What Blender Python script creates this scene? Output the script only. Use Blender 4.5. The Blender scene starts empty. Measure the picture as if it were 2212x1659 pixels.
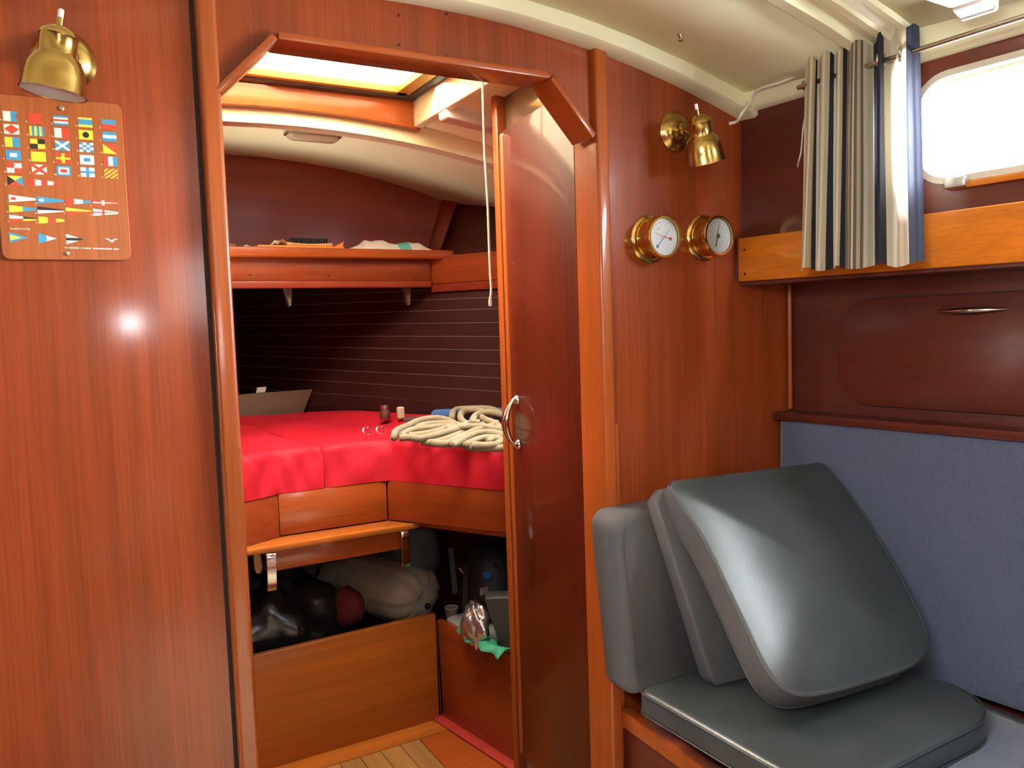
import bpy, bmesh, math, random
from mathutils import Vector, Matrix
random.seed(7)
sc = bpy.context.scene
COL = sc.collection
PI = math.pi
Z0 = 1.2                     # height of the eye above the cabin sole; cabin coordinates below are measured from the eye
FPX = 1730.0                 # focal length in pixels of the 2212 px wide frame
YAW, PITCH, ROLL = math.radians(-29.708), math.radians(-4.128), math.radians(1.888)
HD = math.radians(5.7)       # the cabin side closes in by this much towards the bow

# ------------------------------------------------------------------ camera
def cam_basis():
    Rz = Matrix.Rotation(YAW, 3, 'Z'); Rx = Matrix.Rotation(PITCH, 3, 'X'); Ry = Matrix.Rotation(ROLL, 3, 'Y')
    return Rz @ Rx @ Ry
RC = cam_basis()
cd = bpy.data.cameras.new('camera'); cam = bpy.data.objects.new('camera', cd); COL.objects.link(cam)
cd.sensor_width = 36.0; cd.lens = FPX / 2212.0 * 36.0; cd.clip_start = 0.02
r_, f_, u_ = RC.col[0], RC.col[1], RC.col[2]
M = Matrix((r_, u_, -f_)).transposed().to_4x4(); M.translation = Vector((0, 0, Z0))
cam.matrix_world = M
sc.camera = cam

# ------------------------------------------------------------------ measuring: a photo point on a real plane
def ray(x, y):
    return RC @ Vector(((x - 1106.0) / FPX, 1.0, -(y - 829.5) / FPX))
def atY(x, y, d):
    r = ray(x, y); return r * (d / r.y)
def atZ(x, y, z):
    r = ray(x, y); return r * (z / r.z)
def atP(x, y, p0, n):
    r = ray(x, y); return r * (Vector(n).dot(Vector(p0)) / Vector(n).dot(r))
HDIR = Vector((math.sin(HD), -math.cos(HD), 0))        # aft along the cabin side
HN = Vector((math.cos(HD), math.sin(HD), 0))           # outboard normal of the cabin side
def hs(X0, s, z, out=0.0):
    """point on the starboard cabin side: s metres aft of the bulkhead, X0 its offset there"""
    p = Vector((X0, 1.25, 0)) + HDIR * s + HN * out
    return Vector((p.x, p.y, z))
def hpx(x, y, X0):
    p = atP(x, y, (X0, 1.25, 0), HN)
    return (p - Vector((X0, 1.25, 0))).dot(HDIR), p.z

# ------------------------------------------------------------------ sky, sun, openings, exposure
w = bpy.data.worlds.new('sky'); sc.world = w; w.use_nodes = True
nt = w.node_tree; nt.nodes.clear()
wo = nt.nodes.new('ShaderNodeOutputWorld'); bg = nt.nodes.new('ShaderNodeBackground'); st = nt.nodes.new('ShaderNodeTexSky')
st.sky_type = 'NISHITA'; st.sun_disc = False; st.sun_elevation = math.radians(58); st.sun_rotation = math.radians(120)
st.air_density = 1.0; st.dust_density = 2.5; st.ozone_density = 1.0
bg.inputs['Strength'].default_value = 26.0
nt.links.new(st.outputs[0], bg.inputs[0]); nt.links.new(bg.outputs[0], wo.inputs[0])

def light(name, kind, loc, target, energy, size=(.3, .3), color=(1, 1, 1), spread=None):
    ld = bpy.data.lights.new(name, kind); o = bpy.data.objects.new(name, ld); COL.objects.link(o)
    ld.energy = energy; ld.color = color
    if kind == 'AREA':
        ld.shape = 'RECTANGLE'; ld.size, ld.size_y = size
        if spread: ld.spread = spread
    o.location = Vector(loc) + Vector((0, 0, Z0))
    d = Vector(target) - Vector(loc)
    o.rotation_euler = d.to_track_quat('-Z', 'Y').to_euler()
    return o
sun = light('sun', 'SUN', (0, 0, 6), (-.27 * 6, .45 * 6, 0), 5.0, color=(1, .95, .86)); sun.data.angle = math.radians(1.2)
light('camera_flash', 'AREA', (.045, -.02, .045), (.55, 1.25, -.1), 1.2, (.035, .02), (.95, .97, 1))
light('daylight_companionway', 'AREA', (.34, -2.05, .26), (.36, 1.2, .0), 7, (.4, .34), (1, .97, .93))
light('daylight_saloon_hatch', 'AREA', (.45, -.37, .58), (.45, -.25, -1.2), 85, (.45, .5), (1, .98, .88), 1.25)
light('daylight_window', 'AREA', hs(1.33, .70, .315), hs(1.33, .70, .315) - HN * 1 + Vector((0, .05, -.45)), 42, (.60, .17), (.86, .95, 1))
light('daylight_port_window', 'AREA', (-.19, .15, .31), (.9, .42, -.25), 5, (.5, .17), (.90, .96, 1), 1.6)
light('daylight_bow_hatch', 'AREA', (.57, 1.78, .60), (.6, 1.86, -1), 12, (.55, .44), (1, .93, .80), 2.4)
light('forepeak_ceiling_fill', 'AREA', (.05, 2.24, -.10), (.80, 2.40, .60), 1.15, (.22, .14), (1, .95, .78), 1.1)  # added fill that lifts the foredeck ceiling; no port opening is built
sc.view_settings.view_transform = 'Standard'; sc.view_settings.look = 'None'
sc.view_settings.gamma = 1.0; sc.view_settings.use_curve_mapping = False
sc.view_settings.exposure = 0.35
sc.cycles.max_bounces = 10; sc.cycles.diffuse_bounces = 5; sc.cycles.glossy_bounces = 4
sc.cycles.transmission_bounces = 8; sc.cycles.sample_clamp_indirect = 4.0
sc.cycles.caustics_reflective = False; sc.cycles.caustics_refractive = False
sc.cycles.use_denoising = True

# ------------------------------------------------------------------ materials
MATS = {}
def newmat(name):
    m = bpy.data.materials.new(name); m.use_nodes = True
    b = m.node_tree.nodes['Principled BSDF']; MATS[name] = m
    return m, m.node_tree, b
def plain(name, col, rough=.5, metal=0, coat=0, bump=0, bscale=200, spec=.5, var=0, vscale=8, sheen=0):
    m, t, b = newmat(name)
    b.inputs['Base Color'].default_value = (*col, 1); b.inputs['Roughness'].default_value = rough
    b.inputs['Metallic'].default_value = metal; b.inputs['Coat Weight'].default_value = coat
    b.inputs['Specular IOR Level'].default_value = spec
    if sheen: b.inputs['Sheen Weight'].default_value = sheen
    tc = t.nodes.new('ShaderNodeTexCoord')
    if bump:
        n = t.nodes.new('ShaderNodeTexNoise'); n.inputs['Scale'].default_value = bscale; n.inputs['Detail'].default_value = 3
        t.links.new(tc.outputs['Object'], n.inputs['Vector'])
        bp = t.nodes.new('ShaderNodeBump'); bp.inputs['Strength'].default_value = bump; bp.inputs['Distance'].default_value = .002
        t.links.new(n.outputs['Fac'], bp.inputs['Height']); t.links.new(bp.outputs['Normal'], b.inputs['Normal'])
    if var:
        n2 = t.nodes.new('ShaderNodeTexNoise'); n2.inputs['Scale'].default_value = vscale; n2.inputs['Detail'].default_value = 5
        t.links.new(tc.outputs['Object'], n2.inputs['Vector'])
        r = t.nodes.new('ShaderNodeValToRGB')
        r.color_ramp.elements[0].position = .3; r.color_ramp.elements[1].position = .7
        r.color_ramp.elements[0].color = (*[c * (1 - var) for c in col], 1)
        r.color_ramp.elements[1].color = (*[min(1, c * (1 + var)) for c in col], 1)
        t.links.new(n2.outputs['Fac'], r.inputs['Fac']); t.links.new(r.outputs['Color'], b.inputs['Base Color'])
    return m
def wood(name, col, grain='z', rough=.2, coat=.6, contrast=.35, broad=1.0):
    """varnished mahogany: long streaks along the grain, fine pores, a clear coat"""
    m, t, b = newmat(name)
    L = t.links
    tc = t.nodes.new('ShaderNodeTexCoord'); oi = t.nodes.new('ShaderNodeObjectInfo')
    mul = t.nodes.new('ShaderNodeMath'); mul.operation = 'MULTIPLY'; mul.inputs[1].default_value = 37.0
    L.new(oi.outputs['Random'], mul.inputs[0])
    add = t.nodes.new('ShaderNodeVectorMath'); add.operation = 'ADD'
    L.new(tc.outputs['Object'], add.inputs[0]); L.new(mul.outputs[0], add.inputs[1])
    def streak(across, along, detail, dist):
        mp = t.nodes.new('ShaderNodeMapping')
        s = {'x': (along, across, across), 'y': (across, along, across), 'z': (across, across, along), 'h': (along, along, across)}[grain]
        mp.inputs['Scale'].default_value = s
        n = t.nodes.new('ShaderNodeTexNoise'); n.inputs['Scale'].default_value = 1.0; n.inputs['Detail'].default_value = detail
        n.inputs['Distortion'].default_value = dist
        L.new(add.outputs[0], mp.inputs['Vector']); L.new(mp.outputs[0], n.inputs['Vector'])
        return n
    n1 = streak(26 * broad, .9, 6, .6); n2 = streak(300, 5, 3, .1); n3 = streak(5 * broad, .5, 2, .3)
    ramp = t.nodes.new('ShaderNodeValToRGB')
    lo = [c * (1 - contrast) for c in col]; hi = [c * (1 + contrast * .8) for c in col]
    e = ramp.color_ramp.elements
    e[0].position = .3; e[0].color = (*lo, 1); e[1].position = .72; e[1].color = (*hi, 1)
    mix1 = t.nodes.new('ShaderNodeMath'); mix1.operation = 'MULTIPLY_ADD'; mix1.inputs[1].default_value = .6
    sc3 = t.nodes.new('ShaderNodeMath'); sc3.operation = 'MULTIPLY'; sc3.inputs[1].default_value = .4
    L.new(n3.outputs['Fac'], sc3.inputs[0]); L.new(n1.outputs['Fac'], mix1.inputs[0]); L.new(sc3.outputs[0], mix1.inputs[2])
    L.new(mix1.outputs[0], ramp.inputs['Fac'])
    pr = t.nodes.new('ShaderNodeMapRange'); pr.inputs[1].default_value = .3; pr.inputs[2].default_value = .6
    pr.inputs[3].default_value = .8; pr.inputs[4].default_value = 1.0
    L.new(n2.outputs['Fac'], pr.inputs[0])
    mx = t.nodes.new('ShaderNodeVectorMath'); mx.operation = 'SCALE'
    L.new(ramp.outputs['Color'], mx.inputs[0]); L.new(pr.outputs[0], mx.inputs['Scale'])
    L.new(mx.outputs[0], b.inputs['Base Color'])
    b.inputs['Roughness'].default_value = .42; b.inputs['Coat Weight'].default_value = coat
    b.inputs['Coat Roughness'].default_value = rough; b.inputs['Specular IOR Level'].default_value = .2
    bp = t.nodes.new('ShaderNodeBump'); bp.inputs['Strength'].default_value = .06; bp.inputs['Distance'].default_value = .001
    L.new(n1.outputs['Fac'], bp.inputs['Height']); L.new(bp.outputs['Normal'], b.inputs['Normal'])
    L.new(bp.outputs['Normal'], b.inputs['Coat Normal'])
    return m
PAN = (.245, .042, .0085)
wood_v = wood('mahogany_upright', PAN, 'z', .13, .35)
wood_x = wood('mahogany_athwart', PAN, 'x', .2, .5)
wood_y = wood('mahogany_fore_aft', PAN, 'y', .2, .5)
wood_h = wood('mahogany_level', PAN, 'h', .2, .5)
wood_door = wood('mahogany_door', (.085, .010, .003), 'z', .08, .35)
wood_trim = wood('mahogany_trim', (.32, .066, .010), 'z', .14, .5, .25)
wood_trimx = wood('mahogany_trim_athwart', (.31, .062, .010), 'x', .16, .5, .25)
wood_dark = wood('mahogany_side_shaded', (.085, .015, .008), 'y', .2, .4, .3)  # panel mahogany with the side walls' shade put into its colour
wood_fid = wood('mahogany_fiddle', (.54, .15, .010), 'y', .22, .5, .25)
wood_bow = wood('mahogany_bow', (.20, .026, .009), 'x', .22, .4, .3)
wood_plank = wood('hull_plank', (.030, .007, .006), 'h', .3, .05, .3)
wood_sole = wood('sole_teak', (.30, .14, .045), 'y', .35, .1, .3)
wood_locker = wood('locker_mahogany', (.36, .10, .014), 'x', .25, .4, .35)
wood_grey = wood('weathered_board', (.11, .068, .045), 'x', .5, 0, .2)
white = plain('white_paint', (.87, .84, .58), .35, coat=.1, bump=.08, bscale=60, var=.03, vscale=3)
cream = plain('cream_liner', (.80, .74, .56), .55, bump=.1, bscale=90, var=.03, vscale=4)
plastic_w = plain('white_plastic', (.82, .80, .74), .3)
brass = plain('aged_brass', (.50, .33, .10), .22, 1, var=.25, vscale=25)
brass_b = plain('bright_brass', (.86, .60, .18), .12, 1, var=.08, vscale=20)
chrome = plain('chrome', (.80, .78, .74), .12, 1)
steel = plain('steel', (.55, .53, .5), .3, 1)
enamel = plain('white_enamel', (.88, .88, .90), .35)
vinyl = plain('black_vinyl', (.034, .039, .041), .32, bump=.12, bscale=500, spec=.6, var=.15, vscale=12)
vinyl_m = plain('black_cloth_back', (.058, .054, .056), .75, bump=.3, bscale=900, var=.1, vscale=12)
blue = plain('blue_upholstery', (.058, .068, .112), .92, bump=.5, bscale=1100, var=.14, vscale=160, sheen=.25)
red = plain('red_sheet', (.46, .012, .026), .6, bump=.15, bscale=40, var=.08, vscale=5, spec=.15)
redpaint = plain('red_paint', (.36, .035, .028), .4, var=.15, vscale=15)
caulk = plain('pale_caulk', (.16, .17, .15), .6)
dark = plain('dark_gap', (.012, .008, .007), .8)
rope_m = plain('rope_cream', (.20, .165, .10), .85, bump=.6, bscale=320, var=.12, vscale=60)
cord_m = plain('cord_cream', (.68, .58, .42), .85, bump=.6, bscale=500, var=.1, vscale=80)
black_p = plain('black_plastic', (.005, .005, .005), .6)
blackbag = plain('black_bin_bag', (.014, .015, .017), .24, bump=.25, bscale=18)
taupe = plain('taupe_nylon', (.42, .34, .25), .6, bump=.25, bscale=35, var=.15, vscale=14)
greybag = plain('dark_grey_nylon', (.050, .056, .060), .7, bump=.3, bscale=40)
maroon = plain('maroon_knit', (.16, .015, .022), .9, bump=.8, bscale=250)
green = plain('green_webbing', (.03, .26, .14), .6, var=.12, vscale=30)
foil = plain('crumpled_foil', (.62, .56, .55), .22, .9, bump=.9, bscale=45)
greycase = plain('grey_case', (.034, .034, .033), .55, bump=.2, bscale=300)
palegrey = plain('pale_grey_plastic', (.38, .40, .40), .5)
bluecl = plain('blue_cloth', (.012, .05, .16), .85)
bluedot = plain('blue_badge', (.008, .11, .40), .4)
wirep = plain('white_wire', (.80, .74, .64), .4)
orange_p = plain('orange_folder', (.80, .26, .03), .5)
paper = plain('white_paper', (.78, .76, .70), .7, var=.05, vscale=30)
bristle = plain('black_bristle', (.02, .02, .018), .9)
pinewood = plain('brush_wood', (.58, .33, .13), .5, var=.15, vscale=30)
teal = plain('teal_print', (.12, .52, .52), .45)
bluep = plain('blue_print', (.08, .32, .55), .45)
redcl = plain('red_plaid', (.22, .03, .03), .85)
dialw = plain('dial_white', (.85, .84, .80), .4)
inkb = plain('ink_black', (.02, .02, .025), .5); inkg = plain('ink_grey', (.42, .42, .40), .6)
inkr = plain('needle_red', (.62, .03, .02), .4); inkbl = plain('needle_blue', (.04, .20, .42), .4)
FLAG = {'w': plain('flag_white', (.80, .80, .70), .45), 'b': plain('flag_blue', (.04, .27, .50), .45), 'r': plain('flag_red', (.62, .05, .02), .45),
        'y': plain('flag_yellow', (.78, .62, .04), .45), 'k': plain('flag_black', (.015, .012, .012), .45)}
def glass_mat(name, col=(1, 1, 1), rough=0.02, alpha=.2):
    """thin clear glass: mostly see-through, with a gloss on top"""
    m, t, b = newmat(name)
    tr = t.nodes.new('ShaderNodeBsdfTransparent'); tr.inputs[0].default_value = (*col, 1)
    gl = t.nodes.new('ShaderNodeBsdfGlossy'); gl.inputs['Roughness'].default_value = rough
    fr = t.nodes.new('ShaderNodeFresnel'); fr.inputs[0].default_value = 1.45
    mx = t.nodes.new('ShaderNodeMixShader'); o = t.nodes['Material Output']
    t.links.new(fr.outputs[0], mx.inputs[0]); t.links.new(tr.outputs[0], mx.inputs[1]); t.links.new(gl.outputs[0], mx.inputs[2])
    t.links.new(mx.outputs[0], o.inputs[0])
    return m
glass = glass_mat('clear_glass')
def opal_mat():
    m, t, b = newmat('opal_acrylic')
    d = t.nodes.new('ShaderNodeBsdfDiffuse'); d.inputs[0].default_value = (.88, .78, .58, 1)
    tl = t.nodes.new('ShaderNodeBsdfTranslucent'); tl.inputs[0].default_value = (.95, .84, .62, 1)
    tr = t.nodes.new('ShaderNodeBsdfTransparent'); tr.inputs[0].default_value = (.92, .72, .40, 1)
    mx = t.nodes.new('ShaderNodeMixShader'); mx.inputs[0].default_value = .5; m2 = t.nodes.new('ShaderNodeMixShader'); m2.inputs[0].default_value = .14
    t.links.new(d.outputs[0], mx.inputs[1]); t.links.new(tl.outputs[0], mx.inputs[2])
    t.links.new(mx.outputs[0], m2.inputs[1]); t.links.new(tr.outputs[0], m2.inputs[2])
    t.links.new(m2.outputs[0], t.nodes['Material Output'].inputs[0])
    return m
opal = opal_mat()

# ------------------------------------------------------------------ mesh building
WL = {}
class MB:
    def __init__(s): s.v = []; s.f = []; s.mi = []; s.m = 0; s.uv = {}
    def _a(s, pts): b = len(s.v); s.v += [Vector(p) for p in pts]; return b
    def face(s, idx): s.f.append(tuple(idx)); s.mi.append(s.m)
    def poly(s, pts): b = s._a(pts); s.face(range(b, b + len(pts))); return s
    def prism(s, pts, vec):
        n = len(pts); vec = Vector(vec); b = s._a(pts); s._a([Vector(p) + vec for p in pts])
        s.face(range(b + n - 1, b - 1, -1)); s.face(range(b + n, b + 2 * n))
        for i in range(n): j = (i + 1) % n; s.face((b + i, b + j, b + n + j, b + n + i))
        return s
    def box(s, a, c):
        (x0, y0, z0), (x1, y1, z1) = a, c
        return s.prism([(x0, y0, z0), (x1, y0, z0), (x1, y1, z0), (x0, y1, z0)], (0, 0, z1 - z0))
    def obox(s, o, u, v, wv):
        """box from corner o spanned by three vectors"""
        o, u, v = Vector(o), Vector(u), Vector(v)
        return s.prism([o, o + u, o + u + v, o + v], wv)
    def grid(s, rows, closeu=False):
        nr = len(rows); nc = len(rows[0]); b = s._a([p for r in rows for p in r])
        for i in range(nr - 1):
            for j in range(nc if closeu else nc - 1):
                k = (j + 1) % nc
                s.face((b + i * nc + j, b + i * nc + k, b + (i + 1) * nc + k, b + (i + 1) * nc + j))
        return b
    def loft(s, rings, cap0=True, cap1=True):
        n = len(rings[0]); b = s.grid(rings, True)
        if cap0: s.face(range(b + n - 1, b - 1, -1))
        e = b + n * (len(rings) - 1)
        if cap1: s.face(range(e, e + n))
        return s
    def tube(s, path, r, n=8, closed=False):
        path = [Vector(p) for p in path]; rings = []; up = None; N = len(path)
        for i, p in enumerate(path):
            if closed: t = (path[(i + 1) % N] - path[i - 1])
            else: t = path[min(i + 1, N - 1)] - path[max(i - 1, 0)]
            t.normalize()
            if up is None:
                up = Vector((0, 0, 1)) if abs(t.z) < .9 else Vector((1, 0, 0))
            a = t.cross(up); a.normalize(); bb = a.cross(t); up = bb
            rr = r[i] if isinstance(r, (list, tuple)) else r
            rings.append([p + (a * math.cos(2 * PI * k / n) + bb * math.sin(2 * PI * k / n)) * rr for k in range(n)])
        if closed: rings.append(rings[0]); s.loft(rings, False, False)
        else: s.loft(rings)
        return s
    def lathe(s, prof, o, axis, n=28, cap0=True, cap1=True):
        o = Vector(o); ax = Vector(axis).normalized(); t = Vector((0, 0, 1)) if abs(ax.z) < .9 else Vector((1, 0, 0))
        a = ax.cross(t).normalized(); b = ax.cross(a)
        rings = [[o + ax * h + (a * math.cos(2 * PI * k / n) + b * math.sin(2 * PI * k / n)) * r for k in range(n)] for r, h in prof]
        s.loft(rings, cap0, cap1); return s
    def ball(s, c, r, n=12, m=8, sq=(1, 1, 1)):
        c = Vector(c); rings = []
        for i in range(1, m):
            a = PI * i / m
            rings.append([c + Vector((math.sin(a) * math.cos(2 * PI * k / n) * r * sq[0], math.sin(a) * math.sin(2 * PI * k / n) * r * sq[1], math.cos(a) * r * sq[2])) for k in range(n)])
        s.loft(rings); return s
    def build(s, name, mats, parent=None, bevel=0, seg=2, smooth=True, angle=40, root=None, kind=None, solid=0, fix=True):
        mats = mats if isinstance(mats, (list, tuple)) else [mats]
        xs = [p.x for p in s.v]; ys = [p.y for p in s.v]; zs = [p.z for p in s.v]
        org = Vector(((min(xs) + max(xs)) / 2, (min(ys) + max(ys)) / 2, min(zs)))
        me = bpy.data.meshes.new(name); me.from_pydata([p - org for p in s.v], [], s.f)
        for i, p in enumerate(me.polygons): p.material_index = s.mi[i]
        for m in mats: me.materials.append(m)
        bm = bmesh.new(); bm.from_mesh(me)
        if fix: bmesh.ops.recalc_face_normals(bm, faces=bm.faces)
        if bevel:
            es = [e for e in bm.edges if len(e.link_faces) == 2 and e.calc_face_angle(0) > math.radians(30)]
            bmesh.ops.bevel(bm, geom=es, offset=bevel, segments=seg, affect='EDGES', clamp_overlap=True, profile=.5)
        bm.to_mesh(me); bm.free()
        if smooth:
            for p in me.polygons: p.use_smooth = True
            me.set_sharp_from_angle(angle=math.radians(angle))
        o = bpy.data.objects.new(name, me); COL.objects.link(o)
        wl = org + Vector((0, 0, Z0))
        if parent: o.parent = parent; o.location = wl - WL[parent.name]
        else: o.location = wl
        WL[o.name] = wl
        if kind: o['kind'] = kind
        if solid:
            md = o.modifiers.new('thickness', 'SOLIDIFY'); md.thickness = solid; md.offset = 1
        return o
def tag(o, label, cat, group=None):
    o['label'] = label; o['category'] = cat
    if group: o['group'] = group
    return o
def thing(name, loc, label=None, cat=None, group=None, kind=None):
    o = bpy.data.objects.new(name, None); COL.objects.link(o); o.empty_display_size = .05
    o.location = Vector(loc) + Vector((0, 0, Z0)); WL[o.name] = o.location.copy()
    if label: tag(o, label, cat, group)
    if kind: o['kind'] = kind
    return o
def rrect(w, h, r, seg=6):
    """rounded rectangle about 0,0; r one radius or four (bl, br, tr, tl)"""
    rs = r if isinstance(r, (tuple, list)) else (r,) * 4; out = []
    for (cx, cy, a0), q in zip(((-1, -1, PI), (1, -1, 1.5 * PI), (1, 1, 0), (-1, 1, .5 * PI)), rs):
        for k in range(seg + 1):
            a = a0 + (PI / 2) * k / seg
            out.append((cx * (w / 2 - q) + q * math.cos(a), cy * (h / 2 - q) + q * math.sin(a)))
    return out
def cushion(mb, outline, O, U, Vv, N, thick, r, puff=.008, puff_b=.004, side=1, face_m=0, edge_m=0):
    """padded slab: outline in (U,V), front face at O, body going along N (away from the viewer)"""
    O, U, Vv, N = Vector(O), Vector(U), Vector(Vv), Vector(N)
    cx = sum(p[0] for p in outline) / len(outline); cy = sum(p[1] for p in outline) / len(outline)
    ext = min(max(abs(p[0] - cx) for p in outline), max(abs(p[1] - cy) for p in outline))
    def ring(scale, h): return [O + U * (cx + (p[0] - cx) * scale) + Vv * (cy + (p[1] - cy) * scale) + N * h for p in outline]
    rings = []; ms = []
    for sc_, k in ((.03, 0), (.3, .1), (.55, .3), (.78, .6), (.92, .88)):
        rings.append(ring(sc_, -puff * (1 - k)))
    for k in range(5):
        a = PI / 2 * k / 4; rings.append(ring(1 - (r / ext) * (1 - math.sin(a)), r * (1 - math.cos(a))))
    for k in range(5):
        a = PI / 2 * k / 4; rings.append(ring(1 - (r / ext) * (1 - math.cos(a)), thick - r + r * math.sin(a)))
    for sc_, k in ((.9, .85), (.7, .5), (.4, .15), (.03, 0)):
        rings.append(ring(sc_, thick + puff_b * (1 - k)))
    n0 = len(mb.f); mb.loft(rings); n = len(outline)
    for i in range(n0, len(mb.mi)):
        row = (i - n0) // n
        mb.mi[i] = face_m if row < 6 else edge_m
    mb.mi[-2] = face_m; mb.mi[-1] = edge_m
    return mb
def arch(x, top=.533, k=.224): return top - k * (x - .57) ** 2

# ================================================================== SETTING
# --- main bulkhead: three panels, two posts, chamfered door head
bulk = thing('wall_bulkhead', (.57, 1.26, -1.2), kind='structure')
YB, YT = 1.25, .02
def arch_pts(x0, x1, n=8, dz=.015): return [(x0 + (x1 - x0) * i / n, YB, arch(x0 + (x1 - x0) * i / n) + dz) for i in range(n + 1)]
SWING = .060
def swing(x): return (.206 - x) * SWING if x < .206 else 0.0
MB().prism([(x, y + swing(x), z) for x, y, z in [(-1.3, YB, -1.2), (.206, YB, -1.2)] + arch_pts(.206, -1.3, 10)], (0, YT, 0)).build('panel', wood_v, bulk)
MB().prism([(.905, YB, -1.2), (1.62, YB, -1.2), (1.62, YB, .09), (1.36, YB, .09)] + arch_pts(1.36, .905, 8), (0, YT, 0)).build('panel', wood_v, bulk)
MB().prism([(.225, YB, .35), (.322, YB, .443), (.806, YB, .443), (.905, YB, .35)] + arch_pts(.905, .225, 10), (0, YT, 0)).build('panel', wood_v, bulk)
MB().box((1.34, 1.258, -1.2), (2.5, 1.28, .85)).build('panel', wood_v, bulk)
MB().box((-1.6, 1.36, -1.2), (-.3, 1.38, .85)).build('panel', wood_v, bulk)
# screw plugs in the lintel
for q in ((862, 97), (965, 122), (862, 33), (965, 30)):
    p = atY(*q, 1.2495); MB().lathe([(.0022, 0), (.0022, .0008)], p, (0, -1, 0), 10).build('screw_plug', dark, bulk)
post1 = MB().box((.2065, 1.232, -1.2), (.2355, 1.31, arch(.22) + .01)).build('trim_1', wood_trim, bevel=.006, seg=4, kind='structure')
post2 = thing('trim_2', (.92, 1.24, -1.2), kind='structure')
MB().box((.9045, 1.234, -1.2), (.933, 1.315, arch(.92) + .01)).build('post', wood_trim, post2, bevel=.006, seg=4)
MB().lathe([(.0001, 0), (.007, .0005), (.007, 1.0), (.0001, 1.0005)], (.941, 1.249, -1.195), (0, 0, 1), 12).build('edge_bead', wood_trim, post2)
MB().box((.9335, 1.243, -1.2), (.944, 1.252, -.2)).build('edge_batten', wood_trim, post2, bevel=.002)
# dark joint beside the port post
MB().box((.2005, 1.2485, -1.2), (.2065, 1.252, arch(.2))).build('trim_7', dark, kind='structure')
head = thing('trim_3', (.57, 1.23, .35), kind='structure')
def bar(name, p, q, nrm, w_=.012, par=head):
    """strip of the door head between two opening points; nrm points out of the opening"""
    p, q, nrm = Vector(p), Vector(q), Vector(nrm).normalized() * w_
    MB().prism([p, q, q + nrm, p + nrm], (0, .068, 0)).build(name, wood_trimx, par, bevel=.002)
yh = 1.232
bar('head_piece', (.322, yh, .4385), (.803, yh, .4395), (0, 0, 1))
bar('chamfer_piece', (.2345, yh, .348), (.3215, yh, .4385), (-1, 0, 1))
bar('chamfer_piece', (.8035, yh, .4395), (.893, yh, .342), (1, 0, 1))

# --- saloon shell
MB().box((-1.3, -2.3, -1.23), (1.7, 1.25, -1.2)).build('floor', plain('bounce_floor', (.62, .54, .40), .9), kind='structure')  # unseen floor, given a pale colour to bounce hatch light upward
MB().box((-1.33, -2.3, -1.2), (-1.3, 1.25, .62)).build('wall_port', wood_y, kind='structure')
aft = thing('wall_aft', (.2, -2.3, -1.2), kind='structure')
for a, c in (((-1.3, -1.2), (.05, .62)), ((.62, -1.2), (1.75, .62)), ((.05, -1.2), (.62, .62))):
    MB().box((a[0], -2.32, a[1]), (c[0], -2.3, c[1])).build('panel', wood_x, aft)
def sheet(name, xs, ys, zf, mat, skip=None, solid=.012, rootkind='structure', parent=None, cl=lambda x, y: x):
    mb = MB()
    for i in range(len(xs) - 1):
        for j in range(len(ys) - 1):
            xm, ym = (xs[i] + xs[i + 1]) / 2, (ys[j] + ys[j + 1]) / 2
            if skip and skip[0] < xm < skip[1] and skip[2] < ym < skip[3]: continue
            q4 = [(cl(xs[a], ys[b]), ys[b]) for a, b in ((i, j), (i, j + 1), (i + 1, j + 1), (i + 1, j))]
            if abs(q4[0][0] - q4[3][0]) < 1e-4 and abs(q4[1][0] - q4[2][0]) < 1e-4: continue
            mb.poly([(X, Y, zf(X, Y)) for X, Y in q4])
    o = mb.build(name, mat, parent, kind=rootkind, fix=False)
    bm = bmesh.new(); bm.from_mesh(o.data); bmesh.ops.remove_doubles(bm, verts=bm.verts, dist=1e-5)
    if solid:
        bm.normal_update(); ge = bmesh.ops.extrude_face_region(bm, geom=bm.faces[:])
        for e in ge['geom']:
            if isinstance(e, bmesh.types.BMVert): e.co.z += solid
        bmesh.ops.recalc_face_normals(bm, faces=bm.faces)
    bm.to_mesh(o.data); bm.free()
    return o
def lin(a, b, n): return [a + (b - a) * i / n for i in range(n + 1)]
def cx_(x, y):
    return min(x, 1.315 + (1.25 - y) * math.tan(HD))
def zc(x, y): return arch(x) + .031
def zc2(x, y): return arch(x) + .052
YS = .865                                            # where the forward liner panel ends
def xs_hatch(x0, x1, h0, h1): return lin(x0, h0, 6) + lin(h0, h1, 6)[1:] + lin(h1, x1, 6)[1:]
sheet('ceiling', lin(-1.35, 1.75, 24), lin(.93, 1.27, 2), zc, white, cl=cx_)
sheet('ceiling.001', xs_hatch(-1.35, 1.75, .2, .7), [-2.35, -1.5, -.65, -.1, .3, .865], zc2, white, cl=cx_)
ribs = thing('trim_8', (.57, .9, arch(.57)), kind='structure')
def rib(y0, y1, z_lo, z_hi):
    rows = [[], [], [], []]
    for x in lin(-1.3, 1.36, 24):
        a = arch(x)
        rows[0].append((x, y0, a + z_hi)); rows[1].append((x, y0 + .003, a + z_lo)); rows[2].append((x, y1 - .003, a + z_lo)); rows[3].append((x, y1, a + z_hi))
    m = MB(); m.grid(rows); m.build('ceiling_rib', white, ribs, fix=True)
rib(.918, .945, .024, .05); rib(.880, .900, .036, .06); rib(.846, .862, .042, .06)
sheet('ceiling.002', lin(-1.35, 1.75, 24), [.86, .94], lambda x, y: arch(x) + .044, cream, cl=cx_)
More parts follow.
